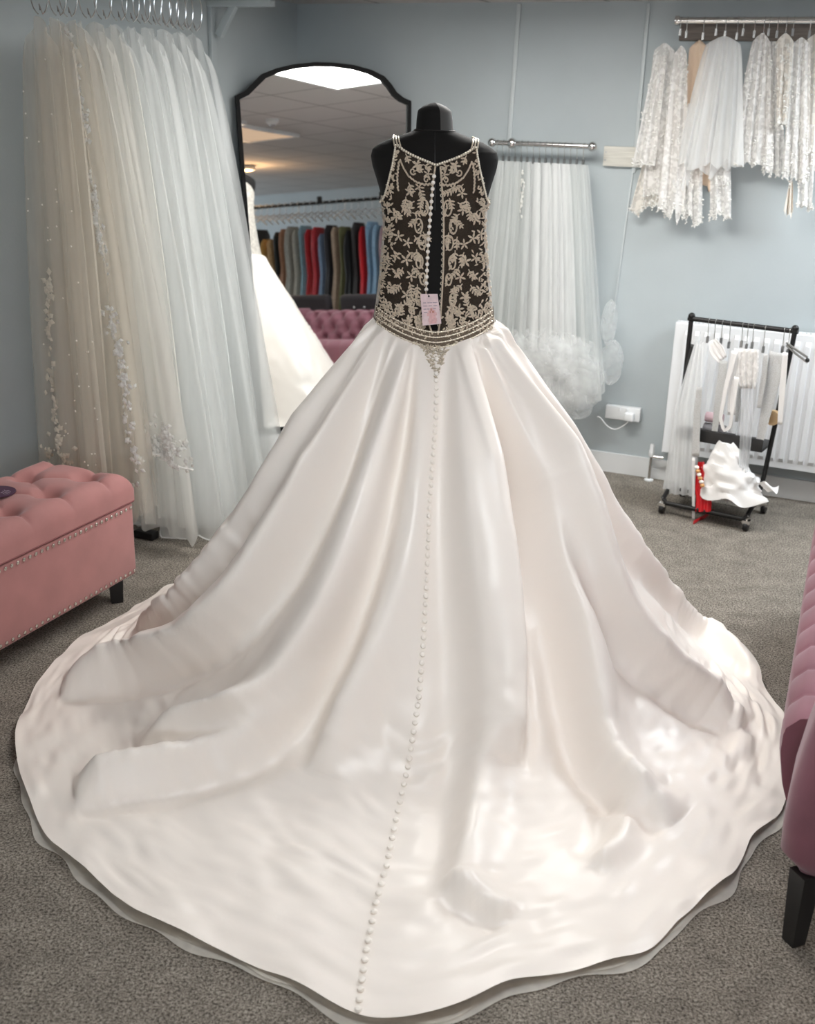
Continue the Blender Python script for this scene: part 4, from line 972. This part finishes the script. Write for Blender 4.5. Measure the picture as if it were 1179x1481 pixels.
for i in range(NV):
    f_ = i/(NV-1); a_t = ma0+.03+(ma1-ma0-.08)*f_; a_b = ma0-.05+(ma1-ma0+.14)*f_; zt = mz-.085; zb = [.62, .60, .55, .50, .46, .40, .43, .42, .43, .46][i]
    T = room(a_t, mb_, zt); v = thing('bridal_veil', mlabels[i], 'veil', T, 0, 'short veils on the middle rail'); Ps = []
    for k in (0, 1):
        P = sheet(room(a_t, mb_, zt)+ndm*(.006-.012*k), room(a_b, mb_+.03, zb+.03*k)+ndm*(.010-.020*k), wdm, ndm, .12, .29, .004, .011, 2+k*.6, i+k, nu=60, nv=32, rag=.02, seed=100+i*2+k, ease=.7)
        MB().grid(P).build('tulle_layer', M_tullefluff if i in (4, 5, 6, 7) else M_tullew, v, angle=180); Ps.append(P)
    if i == 3: petals(MB(), Ps[0], ndm, [(.5, .05), (.45, .10), (.6, .14), (.5, .2)], 14, .02, random.Random(8), .06).build('lace_applique', M_applique, v, smooth=False)
    if i == 2:
        bd = MB()
        for k in range(7): bd.ball(Ps[0][20, 5+int(k*1.2)]+ndm*.01+DB*.03, .006 if k < 5 else .004, 6)
        bd.build('bead_trail', M_steel, v)
    if i == 5:
        rr = np.random.default_rng(11)
        for (ca, cb, cz, sx_, sy_, sz_) in [(-.10+qx*.085+ox, .21+.02*oz, .46+.09*qz-.02*abs(qx-2)*.6, .115, .075, .115) for qx in range(5) for qz in range(3) for ox, oz in ((.03*(qz % 2), 0),)]:
            G = []
            h = rr.uniform(0, 6.28, 6)
            for k in range(48):
                th_ = 2*PI*k/48; row = []
                for j in range(24):
                    ph_ = PI*j/23; q = 1+.10*math.sin(3*th_+h[0]+2*ph_)+.05*math.sin(7*th_+h[1]+3*ph_)*math.sin(ph_)+.06*math.sin(5*ph_+h[2]+2*th_)
                    row.append(room(a_b+ca+sx_*math.sin(ph_)*math.cos(th_)*q, cb+sy_*math.sin(ph_)*math.sin(th_)*q, cz+sz_*math.cos(ph_)*q))
                G.append(row)
            MB().grid(np.array(G), closed_u=True).build('gathered_ruffle', M_puff, v, angle=180)
    if False:
        for tier in range(4):
            z0 = zb+.34-.085*tier; Pr = []
            for u in np.linspace(0, 1, 90):
                row = []
                for w in np.linspace(0, 1, 8):
                    amp = .018+.045*w; x = (a_b-.19+.42*u)-.02*tier+.06*w*(u-.5); row.append(room(x+.012*math.sin(u*60+tier)*w, .31+.02*tier+amp*(math.sin(u*44+tier*2)+.5*math.sin(u*97+tier)), z0-.135*w+.018*w*math.sin(u*31+tier*1.7)))
                Pr.append(row)
            MB().grid(Pr).build('ruffle_tier', M_tullefluff, v, angle=180)
    if i == 9:
        for tier in range(2):
            G = []
            for k in range(36):
                th_ = 2*PI*k/36; G.append([room(a_b+.075+.03*tier+(.040+.02*tier)*math.sin(ph_)*math.cos(th_)*(1+.07*math.sin(4*th_+3*ph_)), .15+.05*math.sin(ph_)*math.sin(th_), .82-.20*tier+.11*math.cos(ph_)*(1+.06*math.sin(5*th_))) for ph_ in np.linspace(0, PI, 18)])
            MB().grid(np.array(G), closed_u=True).build('gathered_ruffle', M_puff, v, angle=180)
for i in range(15):
    a_ = ma0+.03+(ma1-ma0-.07)*i/14
    hook_hanger('clip_hanger', 'chrome clip hanger on the short middle rail above the white veils', 'clip hangers on the middle rail', room(a_, mb_, mz-.075), DA, mz, M_chrome, r=.015)

# ---- right rail on the back wall with lace jackets and sleeves
rb = .10; A0 = at_b(980, 34, rb); a_r0, zr = toroom(A0)[0], A0[2]; zr2 = at_b(1179, 25.5, rb)[2]; a_r1 = toroom(at_b(1179, 26, rb))[0]+.45; zr = (zr+zr2)/2
rrl = thing('garment_rail', 'chrome rail high on the back wall carrying the lace jackets', 'rail', room((a_r0+a_r1)/2, rb, zr), ROOMROT)
MB().tube([room(a_r0, rb, zr), room(a_r1, rb, zr)], .0145, 12).build('rail_tube', M_chrome, rrl)
MB().lathe([(.0001, -.012), (.020, -.010), (.022, 0), (.020, .010), (.0001, .012)], 16, room(a_r0, rb, zr), (DB, DZ, DA)).build('end_cap', M_chrome, rrl)
for a in (a_r0+.02, a_r1-.02): MB().tube([room(a, .001, zr), room(a, rb, zr)], .008, 8).build('wall_arm', M_chrome, rrl)
bw0 = thing('backing_board', 'dark brown board fixed behind the chrome rail of lace jackets', 'board', room((a_r0+a_r1)/2, 0, zr-.05), ROOMROT)
MB().rbox(room((a_r0+a_r1)/2+.01, .016, zr-.042), (DA, DB, DZ), (a_r1-a_r0+.02, .028, .075), r=.003).build('board', M_brownwood, bw0)
M_peach = mat('peach_satin', (.80, .62, .47), .45); M_ivoryfab = mat('ivory_crepe', (.78, .72, .64), .6)
# label, category, list of panels: (name, top px, bottom px, top w px, bottom w px, material, b offset, pleats, rag)
jackets = [
 ('cream lace jacket with long sleeves at the left end of the right rail', [('body', (962, 62), (960, 282), 30, 66, 'lacew', .02, 3, .05), ('sleeve', (957, 80), (931, 238), 16, 34, 'lacew', .05, 2, .03), ('sleeve', (966, 170), (938, 305), 36, 52, 'lacec', .0, 3, .05)]),
 ('narrow strip of white lace hanging second on the right rail', [('body', (986, 66), (972, 308), 18, 42, 'lacew', .06, 2, .05)]),
 ('peach lined lace jacket with dangling sleeves on the right rail', [('lining', (1012, 58), (1008, 268), 26, 52, 'peach', -.02, 2, .04), ('sleeve', (1004, 200), (1002, 318), 26, 27, 'lacew', .03, 2, .08), ('sleeve', (1040, 190), (1043, 312), 30, 31, 'lacew', .03, 2, .06)]),
 ('white tulle cape gathered in full soft folds on the right rail', [('body', (1048, 52), (1026, 238), 50, 100, 'tulle', .08, 6, .06), ('body', (1050, 54), (1030, 244), 46, 92, 'tulle', .06, 5, .06), ('tail', (1010, 150), (980, 272), 30, 30, 'tulle', .05, 2, .05)]),
 ('white lace bolero with flared sleeves right of the tulle cape', [('body', (1103, 48), (1087, 240), 26, 64, 'lacew', .06, 4, .05), ('sleeve', (1118, 60), (1118, 250), 20, 36, 'lacew', .04, 3, .05)]),
 ('ivory lace cuff and ribbon trim hanging by the bolero', [('body', (1137, 48), (1131, 182), 26, 16, 'lacec', .08, 2, .05)]),
 ('pale lace gown topper with fringed tassels near the frame\'s right edge', [('body', (1160, 54), (1150, 262), 28, 40, 'lacew', .06, 3, .05), ('tassel', (1145, 262), (1140, 310), 4, 14, 'cord', .06, 2, .2)]),
 ('cream lace jacket cut by the right edge of the photo', [('body', (1186, 46), (1178, 240), 36, 50, 'lacec', .03, 3, .05), ('sleeve', (1170, 180), (1164, 300), 22, 22, 'lacew', .05, 2, .05)]),
]
MM = {'lacew': M_lacew, 'lacec': M_lacec, 'peach': M_peach, 'tulle': M_tullefluff, 'cord': M_ivoryfab}
for i, (lab, panels) in enumerate(jackets):
    T0 = at_b(*panels[0][1], rb); t = thing('lace_jacket' if i not in (1, 3, 5) else ('lace_strip' if i != 3 else 'tulle_cape'), lab, {1: 'lace', 3: 'cape', 5: 'trim'}.get(i, 'jacket'), T0, 0, 'bridal jackets and toppers on the right rail')
    for k, (nm, tp, bt, w0, w1, mk, bo, pl_, rg) in enumerate(panels):
        b = rb+bo-.02; T = at_b(*tp, b); B = at_b(*bt, b); sc_ = np.linalg.norm(at_b(tp[0]+1, tp[1], b)-T)
        P = sheet(T, B, DA, DB, w0*sc_, w1*sc_, .006, .014, pl_, i+k, nu=56, nv=34, rag=rg*.6, seed=300+i*7+k, ease=.8)
        if nm in ('body', 'lining') :
            for q in range(P.shape[0]): P[q, :, 2] -= .10*abs(q/(P.shape[0]-1)-.5)**1.5*np.linspace(1, 0, P.shape[1])**2
        o_ = MB().grid(P).build(nm, MM[mk], t, angle=180, solid=.002 if mk == 'peach' else 0)
        if mk.startswith('lace'):
            rr = random.Random(i*10+k); petals(MB(), P, DB, [(rr.random(), rr.uniform(.05, 1)) for _ in range(30)]+[(q, .98) for q in np.linspace(0, 1, 12)], 5, .010, rr, .03).build('lace_applique', M_applique, o_, smooth=False)
for i, x in enumerate([984, 993, 1017, 1036, 1049, 1066, 1075, 1091, 1104, 1112, 1124, 1136, 1147, 1171]):
    T = at_b(x, 46+(i % 3)*3, rb); hook_hanger('clip_hanger', 'chrome clip hanger on the high right rail of lace jackets', 'clip hangers on the right rail', room(toroom(T)[0], rb, T[2]), DA, zr, M_chrome, r=.017)
# ---------------------------------------------------------------- black rolling rack with belts, garters and ribbons
cL = at_z(957, 742, 0); cR = at_z(1078, 768, 0); er = cR-cL; RWd = np.linalg.norm(er); er /= RWd; edp = np.cross(DZ, er)
if edp[1] < 0: edp = -edp
DEP = .30; base0 = cL*np.array([1, 1, 0])
rp = lambda u, d, z: base0+er*u+edp*d+DZ*z            # rack coordinates: along, depth, height
up = .14                                              # uprights stand this far behind the front bar
def at_rack(x, y, d): return at_plane(x, y, rp(0, d, 0), edp)
def rk(p): q = np.array(p)-base0; return float(q@er), float(q[2])
uL, zTL = rk(at_rack(1000, 462, up)); uR, zTR = rk(at_rack(1150, 478, up)); zT = (zTL+zTR)/2
rack = thing('rolling_rack', 'small black rolling rack hung with belts, garters and ribbons in front of the radiator', 'garment rack', rp(RWd/2, up, 0), math.atan2(er[1], er[0]))
R_ = .011
for d in (0, DEP): MB().tube([rp(-.0, d, .075)]+[rp(.02, d, .055), rp(RWd-.02, d, .055), rp(RWd, d, .075)], R_, 10).build('base_bar', M_black, rack)
for u in (0, RWd): MB().tube([rp(u, 0, .075), rp(u, up*.4, .10), rp(u, DEP-up*.4, .10), rp(u, DEP, .075)], R_, 10).build('side_bar', M_black, rack)
for u, ut in ((.0, uL), (RWd, uR)): MB().tube([rp(u, up, .10), rp(u+(ut-u)*.3, up, .25), rp(ut, up, zT-.01)], R_, 10).build('upright', M_black, rack)
MB().tube([rp(uL-.015, up, zT), rp(uR+.015, up, zT)], R_*1.05, 10).build('hanging_bar', M_black, rack)
for u in (uL, uR): MB().ball(rp(u, up, zT+.012), .0165, 12).build('end_knob', M_black, rack)
for u in (.0, RWd):
    for d in (0, DEP):
        w_ = MB(); w_.lathe([(.0001, -.011), (.021, -.011), (.023, -.006), (.023, .006), (.021, .011), (.0001, .011)], 18, rp(u, d, .0235), (DZ, edp, er)); w_ = w_.build('castor', M_black, rack)
        MB().box(rp(u, d, .045), (er, edp, DZ), (.032, .030, .018)).build('castor_fork', M_chrome, w_, smooth=False)
        MB().tube([rp(u, d, .05), rp(u, d, .075)], .006, 8).build('castor_stem', M_chrome, w_)
sz_ = rk(at_rack(1060, 628, up))[1]
sh = MB(); sh.rbox(rp(RWd/2+.01, up+.02, sz_-.035), (er, edp, DZ), (RWd-.0, .20, .014), r=.003); sh.rbox(rp(RWd/2+.01, up-.08, sz_-.01), (er, edp, DZ), (RWd, .012, .06), r=.003); sh.build('shelf_tray', M_blackwood, rack)
MB().rbox(rp(RWd/2, up+.02, .118), (er, edp, DZ), (RWd-.03, .22, .02), r=.004).build('bottom_shelf', M_blackwood, rack)
M_sat2 = mat('white_ribbon', (.84, .82, .80), .35); M_bead2 = mat('crystal_beading', (.93, .90, .84), .3, metal=.0, noise=.22, nscale=330, bump=1.0, bscale=400); M_red = mat('red_chiffon', (.55, .01, .015), .5); M_gold = mat('gold_beads', (.68, .36, .14), .35, metal=.3)
M_orgz = tulle('sheer_organza', (.86, .87, .88), .6, .2, (40, 40, 4)); M_blackrib = mat('black_ribbon', (.015, .014, .014), .5)
def hang(name, lab, cat_, parts_):
    """parts_: (part name, polyline px, width px, material, depth, wavy)"""
    p0 = at_rack(*parts_[0][1][0], up+parts_[0][4]); t = thing(name, lab, cat_, p0, 0, 'belts, sashes and garters on the black rolling rack')
    for pi, (pn, pts, w, mt_, d, wavy) in enumerate(parts_):
        P = np.array(pts, float); dc = np.concatenate([[0], np.cumsum(np.hypot(*np.diff(P, axis=0).T))]); n = max(8, int(dc[-1]/5)); s_ = np.linspace(0, dc[-1], n)
        X = np.interp(s_, dc, P[:, 0]); Y = np.interp(s_, dc, P[:, 1]); ws = np.interp(s_/max(1e-6, dc[-1]), np.linspace(0, 1, len(w)), w) if isinstance(w, (list, tuple)) else np.full(n, w)
        nu = 25 if wavy else 9; G = []
        for k in range(nu):
            f_ = k/(nu-1)-.5; row = []
            for i in range(n):
                # offset across the strip
                i0, i1 = max(0, i-1), min(n-1, i+1); tx, ty = X[i1]-X[i0], Y[i1]-Y[i0]; L_ = math.hypot(tx, ty)+1e-9
                q = at_rack(X[i]-ty/L_*ws[i]*f_, Y[i]+tx/L_*ws[i]*f_, up+d); row.append(q+edp*(wavy*math.sin(f_*2*PI*3.2+i*.12+pi)*(.3+.7*i/n) + .002*math.cos(f_*PI)))
            G.append(row)
        MB().grid(np.array(G)).build(pn, mt_, t, angle=180, solid=.0015 if mt_ not in (M_orgz, M_tullew, M_tullefluff) else 0)
    return t
ff = -.05
hang('short_veil', 'short white tulle veil at the left end of the black rolling rack', 'veil', [('tulle_layer', [(1012, 494), (995, 590), (980, 710)], [12, 38, 44], M_tullefluff, ff-.03, .010), ('tulle_layer', [(1012, 498), (998, 590), (986, 716)], [14, 36, 36], M_tullefluff, ff-.05, .010)])
hang('beaded_belt', 'long crystal beaded belt with ivory ribbon tail beside the short tulle veil', 'belt', [('beading', [(1012, 560), (1008, 600), (1006, 660)], [9, 10, 11], M_bead2, ff-.075, 0), ('ribbon_tail', [(1003, 662), (1003, 700), (1003, 756)], 4, M_sat2, ff-.075, 0)])
hang('black_ribbon', 'thin black ribbon hanging at the rack\'s left upright', 'ribbon', [('ribbon', [(1002, 498), (991, 540), (984, 580), (981, 594)], [5, 5, 4, 1], M_blackrib, ff+.02, 0)])
hang('beaded_belt', 'silver beaded belt hanging left of the white satin loops', 'belt', [('beading', [(1047, 522), (1041, 570), (1033, 630)], [12, 12, 8], M_bead2, ff-.02, 0), ('bow', [(1030, 492), (1040, 512), (1046, 520)], [12, 22, 16], M_sat2, ff-.02, .006)])
hang('sash', 'white satin sash looped over itself in the middle of the rolling rack', 'sash', [('loop', [(1063, 508), (1050, 560), (1042, 605), (1047, 623), (1056, 618), (1060, 590), (1066, 545)], [9, 7, 6, 5, 5, 6, 8], M_sat2, ff-.055, 0), ('tail', [(1070, 505), (1060, 560), (1058, 600)], [16, 14, 12], M_sat2, ff-.035, .003)])
hang('lace_garter', 'fluffy white lace garter with sheer tails hanging mid rack', 'garter', [('lace_frill', [(1085, 505), (1083, 530), (1082, 562)], [26, 30, 22], M_lacew, ff-.07, .008), ('sheer_tail', [(1082, 555), (1080, 620), (1074, 690)], [16, 18, 14], M_orgz, ff-.065, .006), ('sheer_tail', [(1090, 520), (1074, 600), (1068, 640)], [10, 12, 12], M_orgz, ff-.03, .004)])
hang('beaded_belt', 'sparkling rhinestone belt hanging behind the fluffy garter', 'belt', [('beading', [(1068, 535), (1068, 580), (1067, 610)], [7, 9, 8], M_bead2, ff+.005, 0)])
hang('beaded_belt', 'wide crystal belt with long tail at the right side of the rack', 'belt', [('beading', [(1126, 510), (1116, 560), (1103, 620), (1096, 650)], [26, 20, 14, 10], M_bead2, ff-.03, 0)])
hang('beaded_belt', 'narrow crystal strap clipped left of the wide crystal belt', 'belt', [('beading', [(1108, 512), (1105, 545), (1098, 590)], [7, 8, 6], M_bead2, ff-.05, 0)])
hang('sash', 'ivory satin sash hanging at the rack\'s right upright', 'sash', [('ribbon', [(1136, 510), (1132, 560), (1128, 614)], [8, 9, 7], M_sat2, ff-.055, 0)])
# ivory satin bundle slumped on the bottom shelf
bun = thing('satin_bag', 'crumpled ivory satin bag slumped on the rack\'s bottom shelf', 'bag', rp(RWd*.62, up-.02, .13))
zb0 = .135; zb1 = rk(at_rack(1080, 640, up-.04))[1]
G = []
rr = np.random.default_rng(5); nz = rr.normal(size=(14, 9))
for i in range(56):
    a = 2*PI*i/56; row = []
    for j in range(20):
        f_ = j/19; n_ = np.interp(i/4, range(15), list(nz[:, min(8, j//2)])+[nz[0, min(8, j//2)]])
        w = (.175*(1-f_)**.8+.045)*(1+.10*n_)+(.03 if f_ < .25 else 0)*math.sin(a*3+1); zc = zb0+(zb1-zb0)*f_+.006*n_
        dp = (.075*(1-f_)+.03)*(1+.12*n_)
        row.append(rp(RWd*.76+w*math.cos(a)*.70-.06*f_, up-.085-dp*math.sin(a)*.9-.0, zc+(.016*math.sin(a*5) if j < 3 else 0)))
    G.append(row)
bg = MB().grid(np.array(G), closed_u=True); bg.f.append(tuple(k*20 for k in range(56))); bg.f.append(tuple(k*20+19 for k in range(56))[::-1]); bg.build('body', M_sat2, bun, angle=60)
MB().grid([[rp(RWd*.70+.13+.10*u, up-.10+.02*math.sin(5*u+v*3), .215+.03*v-.02*u+.012*math.sin(u*9+v*4)) for v in np.linspace(0, 1, 6)] for u in np.linspace(0, 1, 12)]).build('flap', M_sat2, bun, angle=180)
# red chiffon scarf with amber beads
red = thing('red_scarf', 'red chiffon scarf trailing from the rack\'s bottom shelf to the carpet', 'scarf', rp(.16, up-.10, .01))
G = []
for u in np.linspace(0, 1, 14):
    row = []
    for x, y, d in ((1014, 668, -.12), (1013, 690, -.125), (1014, 706, -.13), (1018, 722, -.14), (1017, 740, -.155)):
        w = {668: 8, 690: 13, 706: 17, 722: 22, 740: 22}[y]; q = at_rack(x+(u-.5)*w, y, up+d); row.append(q+edp*.008*math.sin(u*14))
    G.append(row)
MB().grid(np.array(G)).build('drape', M_red, red, angle=180)
fl = at_z(1003, 757, .008); fl2 = at_z(1030, 742, .008)
MB().grid([[fl+(fl2-fl)*u+edp*(.02*v+.012*math.sin(u*9))*(.3+u)+DZ*(.010*math.sin(u*12+v*4)+.004) for v in np.linspace(-1, 1, 7)] for u in np.linspace(0, 1, 18)]).build('floor_tail', M_red, red, angle=180)
gb = thing('bead_string', 'short string of amber and cream beads in front of the red scarf', 'beads', at_rack(1018, 690, up-.155))
for k in range(6):
    q = at_rack(1008+1.6*k, 676+5.2*k, up-.165); MB().ball(q, .0115, 10, sc=(1, 1, .8)).build('bead', M_gold if k % 2 else M_button, gb)
# bits on the middle tray
g1 = thing('ribbon_roll', 'roll of grey ribbon lying on the rack\'s middle tray', 'ribbon roll', rp(.17, up, sz_)); MB().tube([rp(.12, up-.02, sz_+.010), rp(.22, up-.02, sz_+.010)], .030, 14).build('roll', mat('grey_ribbon', (.2, .19, .2), .5), g1)
g3 = thing('ribbon_roll', 'roll of pink ribbon lying on top of the grey roll on the rack tray', 'ribbon roll', rp(.17, up, sz_+.05)); MB().tube([rp(.12, up-.01, sz_+.066), rp(.20, up-.01, sz_+.066)], .024, 14).build('roll', mat('pale_pink_ribbon', (.6, .42, .45), .5), g3)
q = at_rack(1118, 604, up-.03); g2 = thing('tape_roll', 'roll of amber tape standing at the right end of the rack tray', 'tape', q)
MB().lathe([(.022, -.014), (.034, -.014), (.034, .014), (.022, .014), (.022, -.014)], 22, q, (er, DZ, edp)).build('tape', mat('amber_tape', (.62, .42, .22), .35), g2, angle=30)
for i, x in enumerate((1026, 1036, 1046, 1058, 1076, 1084, 1092, 1109, 1137, 1145)):
    u_, _ = rk(at_rack(x, 470, up)); z_ = zT-.085-(.012 if i % 2 else 0)
    hook_hanger('clip_hanger', 'small wire clip hanger on the black rolling rack bar', 'clip hangers on the rolling rack', rp(u_, up, z_), er, zT, M_chrome, r=.014)
ph_ = thing('trouser_hanger', 'chrome clip hanger sticking out past the rack\'s right upright', 'hanger', at_rack(1140, 495, up-.03))
for dy in (0, 6): MB().tube([at_rack(1138, 496+dy*.6, up-.03), at_rack(1152, 506+dy, up-.06), at_rack(1168, 517+dy*1.2, up-.09)], .0055, 8).build('bar', M_chrome, ph_)
MB().ball(at_rack(1168, 521, up-.09), .010, 10).build('end_cap', M_black, ph_)

# ---------------------------------------------------------------- shop floor seen only in the mirror: rail of coloured gowns
GA, GZ = 5.35, 1.83
M_gr = mat('gown_rail_black', (.012, .012, .012), .4)
grl = thing('garment_rail', 'long black rail of coloured evening gowns seen in the mirror', 'rail', room(GA, 4.3, 0), ROOMROT)
MB().tube([room(GA, 2.2, GZ), room(GA, 6.3, GZ)], .016, 10).build('rail_tube', M_gr, grl)
for b in (2.2, 6.3): 
    MB().tube([room(GA, b, .02), room(GA, b, GZ)], .016, 10).build('post', M_gr, grl)
    MB().rbox(room(GA, b, .012), (DA, DB, DZ), (.5, .05, .022), r=.006).build('foot', M_gr, grl)
for b in (3.5, 4.3): MB().rbox(room(GA, b, GZ+.035), (DA, DB, DZ), (.03, .05, .06), r=.006).build('joint', M_gr, grl)
gowns = [((.42, .25, .06), 'mustard gown at the far left of the mirror\'s rail', 1.2), ((.012, .012, .014), 'black gown with a pink swing tag', 1.25), ((.45, .27, .08), 'deep gold gown', 1.15), ((.50, .32, .15), 'honey coloured gown', 1.2), ((.008, .016, .016), 'dark green sequin gown', 1.3), ((.38, .20, .12), 'copper brown gown', 1.1), ((.36, .35, .31), 'silver grey tulle gown', 1.3), ((.40, .38, .33), 'pewter grey gown', 1.28), ((.25, .42, .50), 'pale blue gown', 1.3), ((.40, .015, .02), 'dark red gown', 1.3), ((.48, .02, .03), 'red draped gown', 1.28), ((.22, .30, .44), 'slate blue glitter gown', 1.22), ((.015, .014, .018), 'black lace gown', 1.2), ((.40, .29, .21), 'taupe sequin gown', 1.2), ((.17, .17, .07), 'olive green gown', 1.15), ((.012, .012, .012), 'plain black gown', 1.3), ((.014, .012, .012), 'black velvet gown', 1.35), ((.58, .005, .012), 'bright red full skirted gown', 1.42), ((.27, .42, .58), 'sky blue satin gown', 1.35), ((.25, .40, .55), 'blue ribbon tied gown', 1.3), ((.42, .28, .30), 'dusty mauve gown', 1.25), ((.38, .02, .03), 'crimson gown', 1.0), ((.30, .45, .52), 'light blue short gown', .9), ((.02, .015, .018), 'black gown nearest the dress form in the mirror', 1.2)]
b_hi, b_lo = 5.20, 3.18
for i, (c_, lab, ln) in enumerate(gowns):
    f_ = i/(len(gowns)-1); b = b_hi+(b_lo-b_hi)*f_; zt = GZ-.13; dz0 = .03+.13*random.Random(i*7+1).random()**1.5
    m_ = mat('gown_'+lab.split()[0]+str(i), c_, .45, noise=.25, nscale=60, sheen=.2)
    lab2 = lab if 'mirror' in lab else lab+' on the rail seen in the mirror'
    t = thing('evening_gown', lab2, 'gown', room(GA, b, zt-ln), ROOMROT, 'coloured gowns on the rail in the mirror')
    rr = random.Random(i); hwid = rr.uniform(.125, .19); fl_ = .030+.006*rr.random()
    G = []
    lev = [(0, .09, .012), (.05, .13, .020), (.18, hwid*.85, .026), (.42, hwid*.68, .024), (.6, hwid*.9, .026), (.85, hwid*1.15, .028), (1.0, hwid*(1.9 if i in (6, 17) else 1.35), fl_)]
    N_ = 36; ts = np.linspace(0, 1, 20)
    wv = [np.interp(t_*1.0, [l[0] for l in lev], [l[1] for l in lev]) for t_ in ts]; dv = [np.interp(t_, [l[0] for l in lev], [l[2] for l in lev]) for t_ in ts]
    for k in range(N_):
        a = 2*PI*k/N_; row = []
        for t_, w, d in zip(ts, wv, dv):
            q = 1+.16*t_*math.sin(a*9+i)+.05*math.sin(a*5+i*2); row.append(room(GA+w*math.cos(a)*q, b+d*math.sin(a)*q, zt-.065-dz0*(1-t_)-(ln-.065)*t_+(.01*math.sin(a*4) if t_ > .98 else 0)))
        G.append(row)
    MB().grid(np.array(G), closed_u=True).build('dress_body', m_, t, angle=180)
    if i == 1:
        MB().box(room(GA-.21, b, zt-.42), (DA, DB, DZ), (.003, .10, .13)).build('swing_tag', mat('tag_pink', (.78, .58, .55), .6), t, smooth=False)
        MB().box(room(GA-.214, b-.02, zt-.54), (DA, DB, DZ), (.003, .02, .16)).build('tag_ribbon', mat('magenta_ribbon', (.55, .02, .22), .5), t, smooth=False)
    hn = thing('coat_hanger', ('white' if i % 7 else 'cream')+' plastic hanger holding the '+lab.replace(' nearest the dress form in the mirror', ' by the dress form').replace(" at the far left of the mirror's rail", ' in the mirror'), 'hanger', room(GA, b, zt), 0, 'plastic hangers on the gown rail')
    mh = M_white if i % 7 else M_button
    MB().tube([room(GA-.19, b, zt-.045), room(GA-.10, b, zt+.005), room(GA, b, zt+.04), room(GA+.10, b, zt+.005), room(GA+.19, b, zt-.045)], .008, 7).build('shoulder_bar', mh, hn)
    MB().tube([room(GA, b, zt+.035), room(GA, b, zt+.11)]+[room(GA+.029*math.cos(a), b, GZ-.003+.029*math.sin(a)) for a in np.linspace(-1.45, PI, 10)], .004, 6).build('hook', mh, hn)
# dark seats with crystal buttons behind the sofa
M_bvel = mat('black_velvet', (.016, .010, .013), .7, sheen=.15); M_cry = mat('crystal', (.9, .9, .92), .08, .6)
for (a, b, w, lab) in ((4.55, 3.05, .46, 'black velvet chair with four crystal back buttons seen in the mirror'), (4.55, 3.72, .62, 'black sequinned chair piled with dark cloth seen in the mirror')):
    t = thing('lounge_chair', lab, 'chair', room(a, b, 0), ROOMROT)
    MB().rbox(room(a, b, .36), (DA, DB, DZ), (.5, w, .16), r=.04).build('seat', M_bvel, t)
    MB().rbox(room(a-.20, b, .64), (DA*.98+DZ*.15, DB, DZ*.98-DA*.15), (.10, w, .48), r=.04).build('back', M_bvel, t)
    for sa in (-.2, .2):
        for sb in (-.4, .4): MB().lathe([(.014, 0), (.02, .28)], 8, room(a+sa, b+sb*w, .0005)).build('leg', M_blackwood, t)
    if w < .5:
        for db in (-.06, .06):
            for dz in (-.075, .075): MB().ball(room(a-.262+.0*dz-.10*0, b+db, .68+dz), .013, 8).build('crystal_button', M_cry, t)
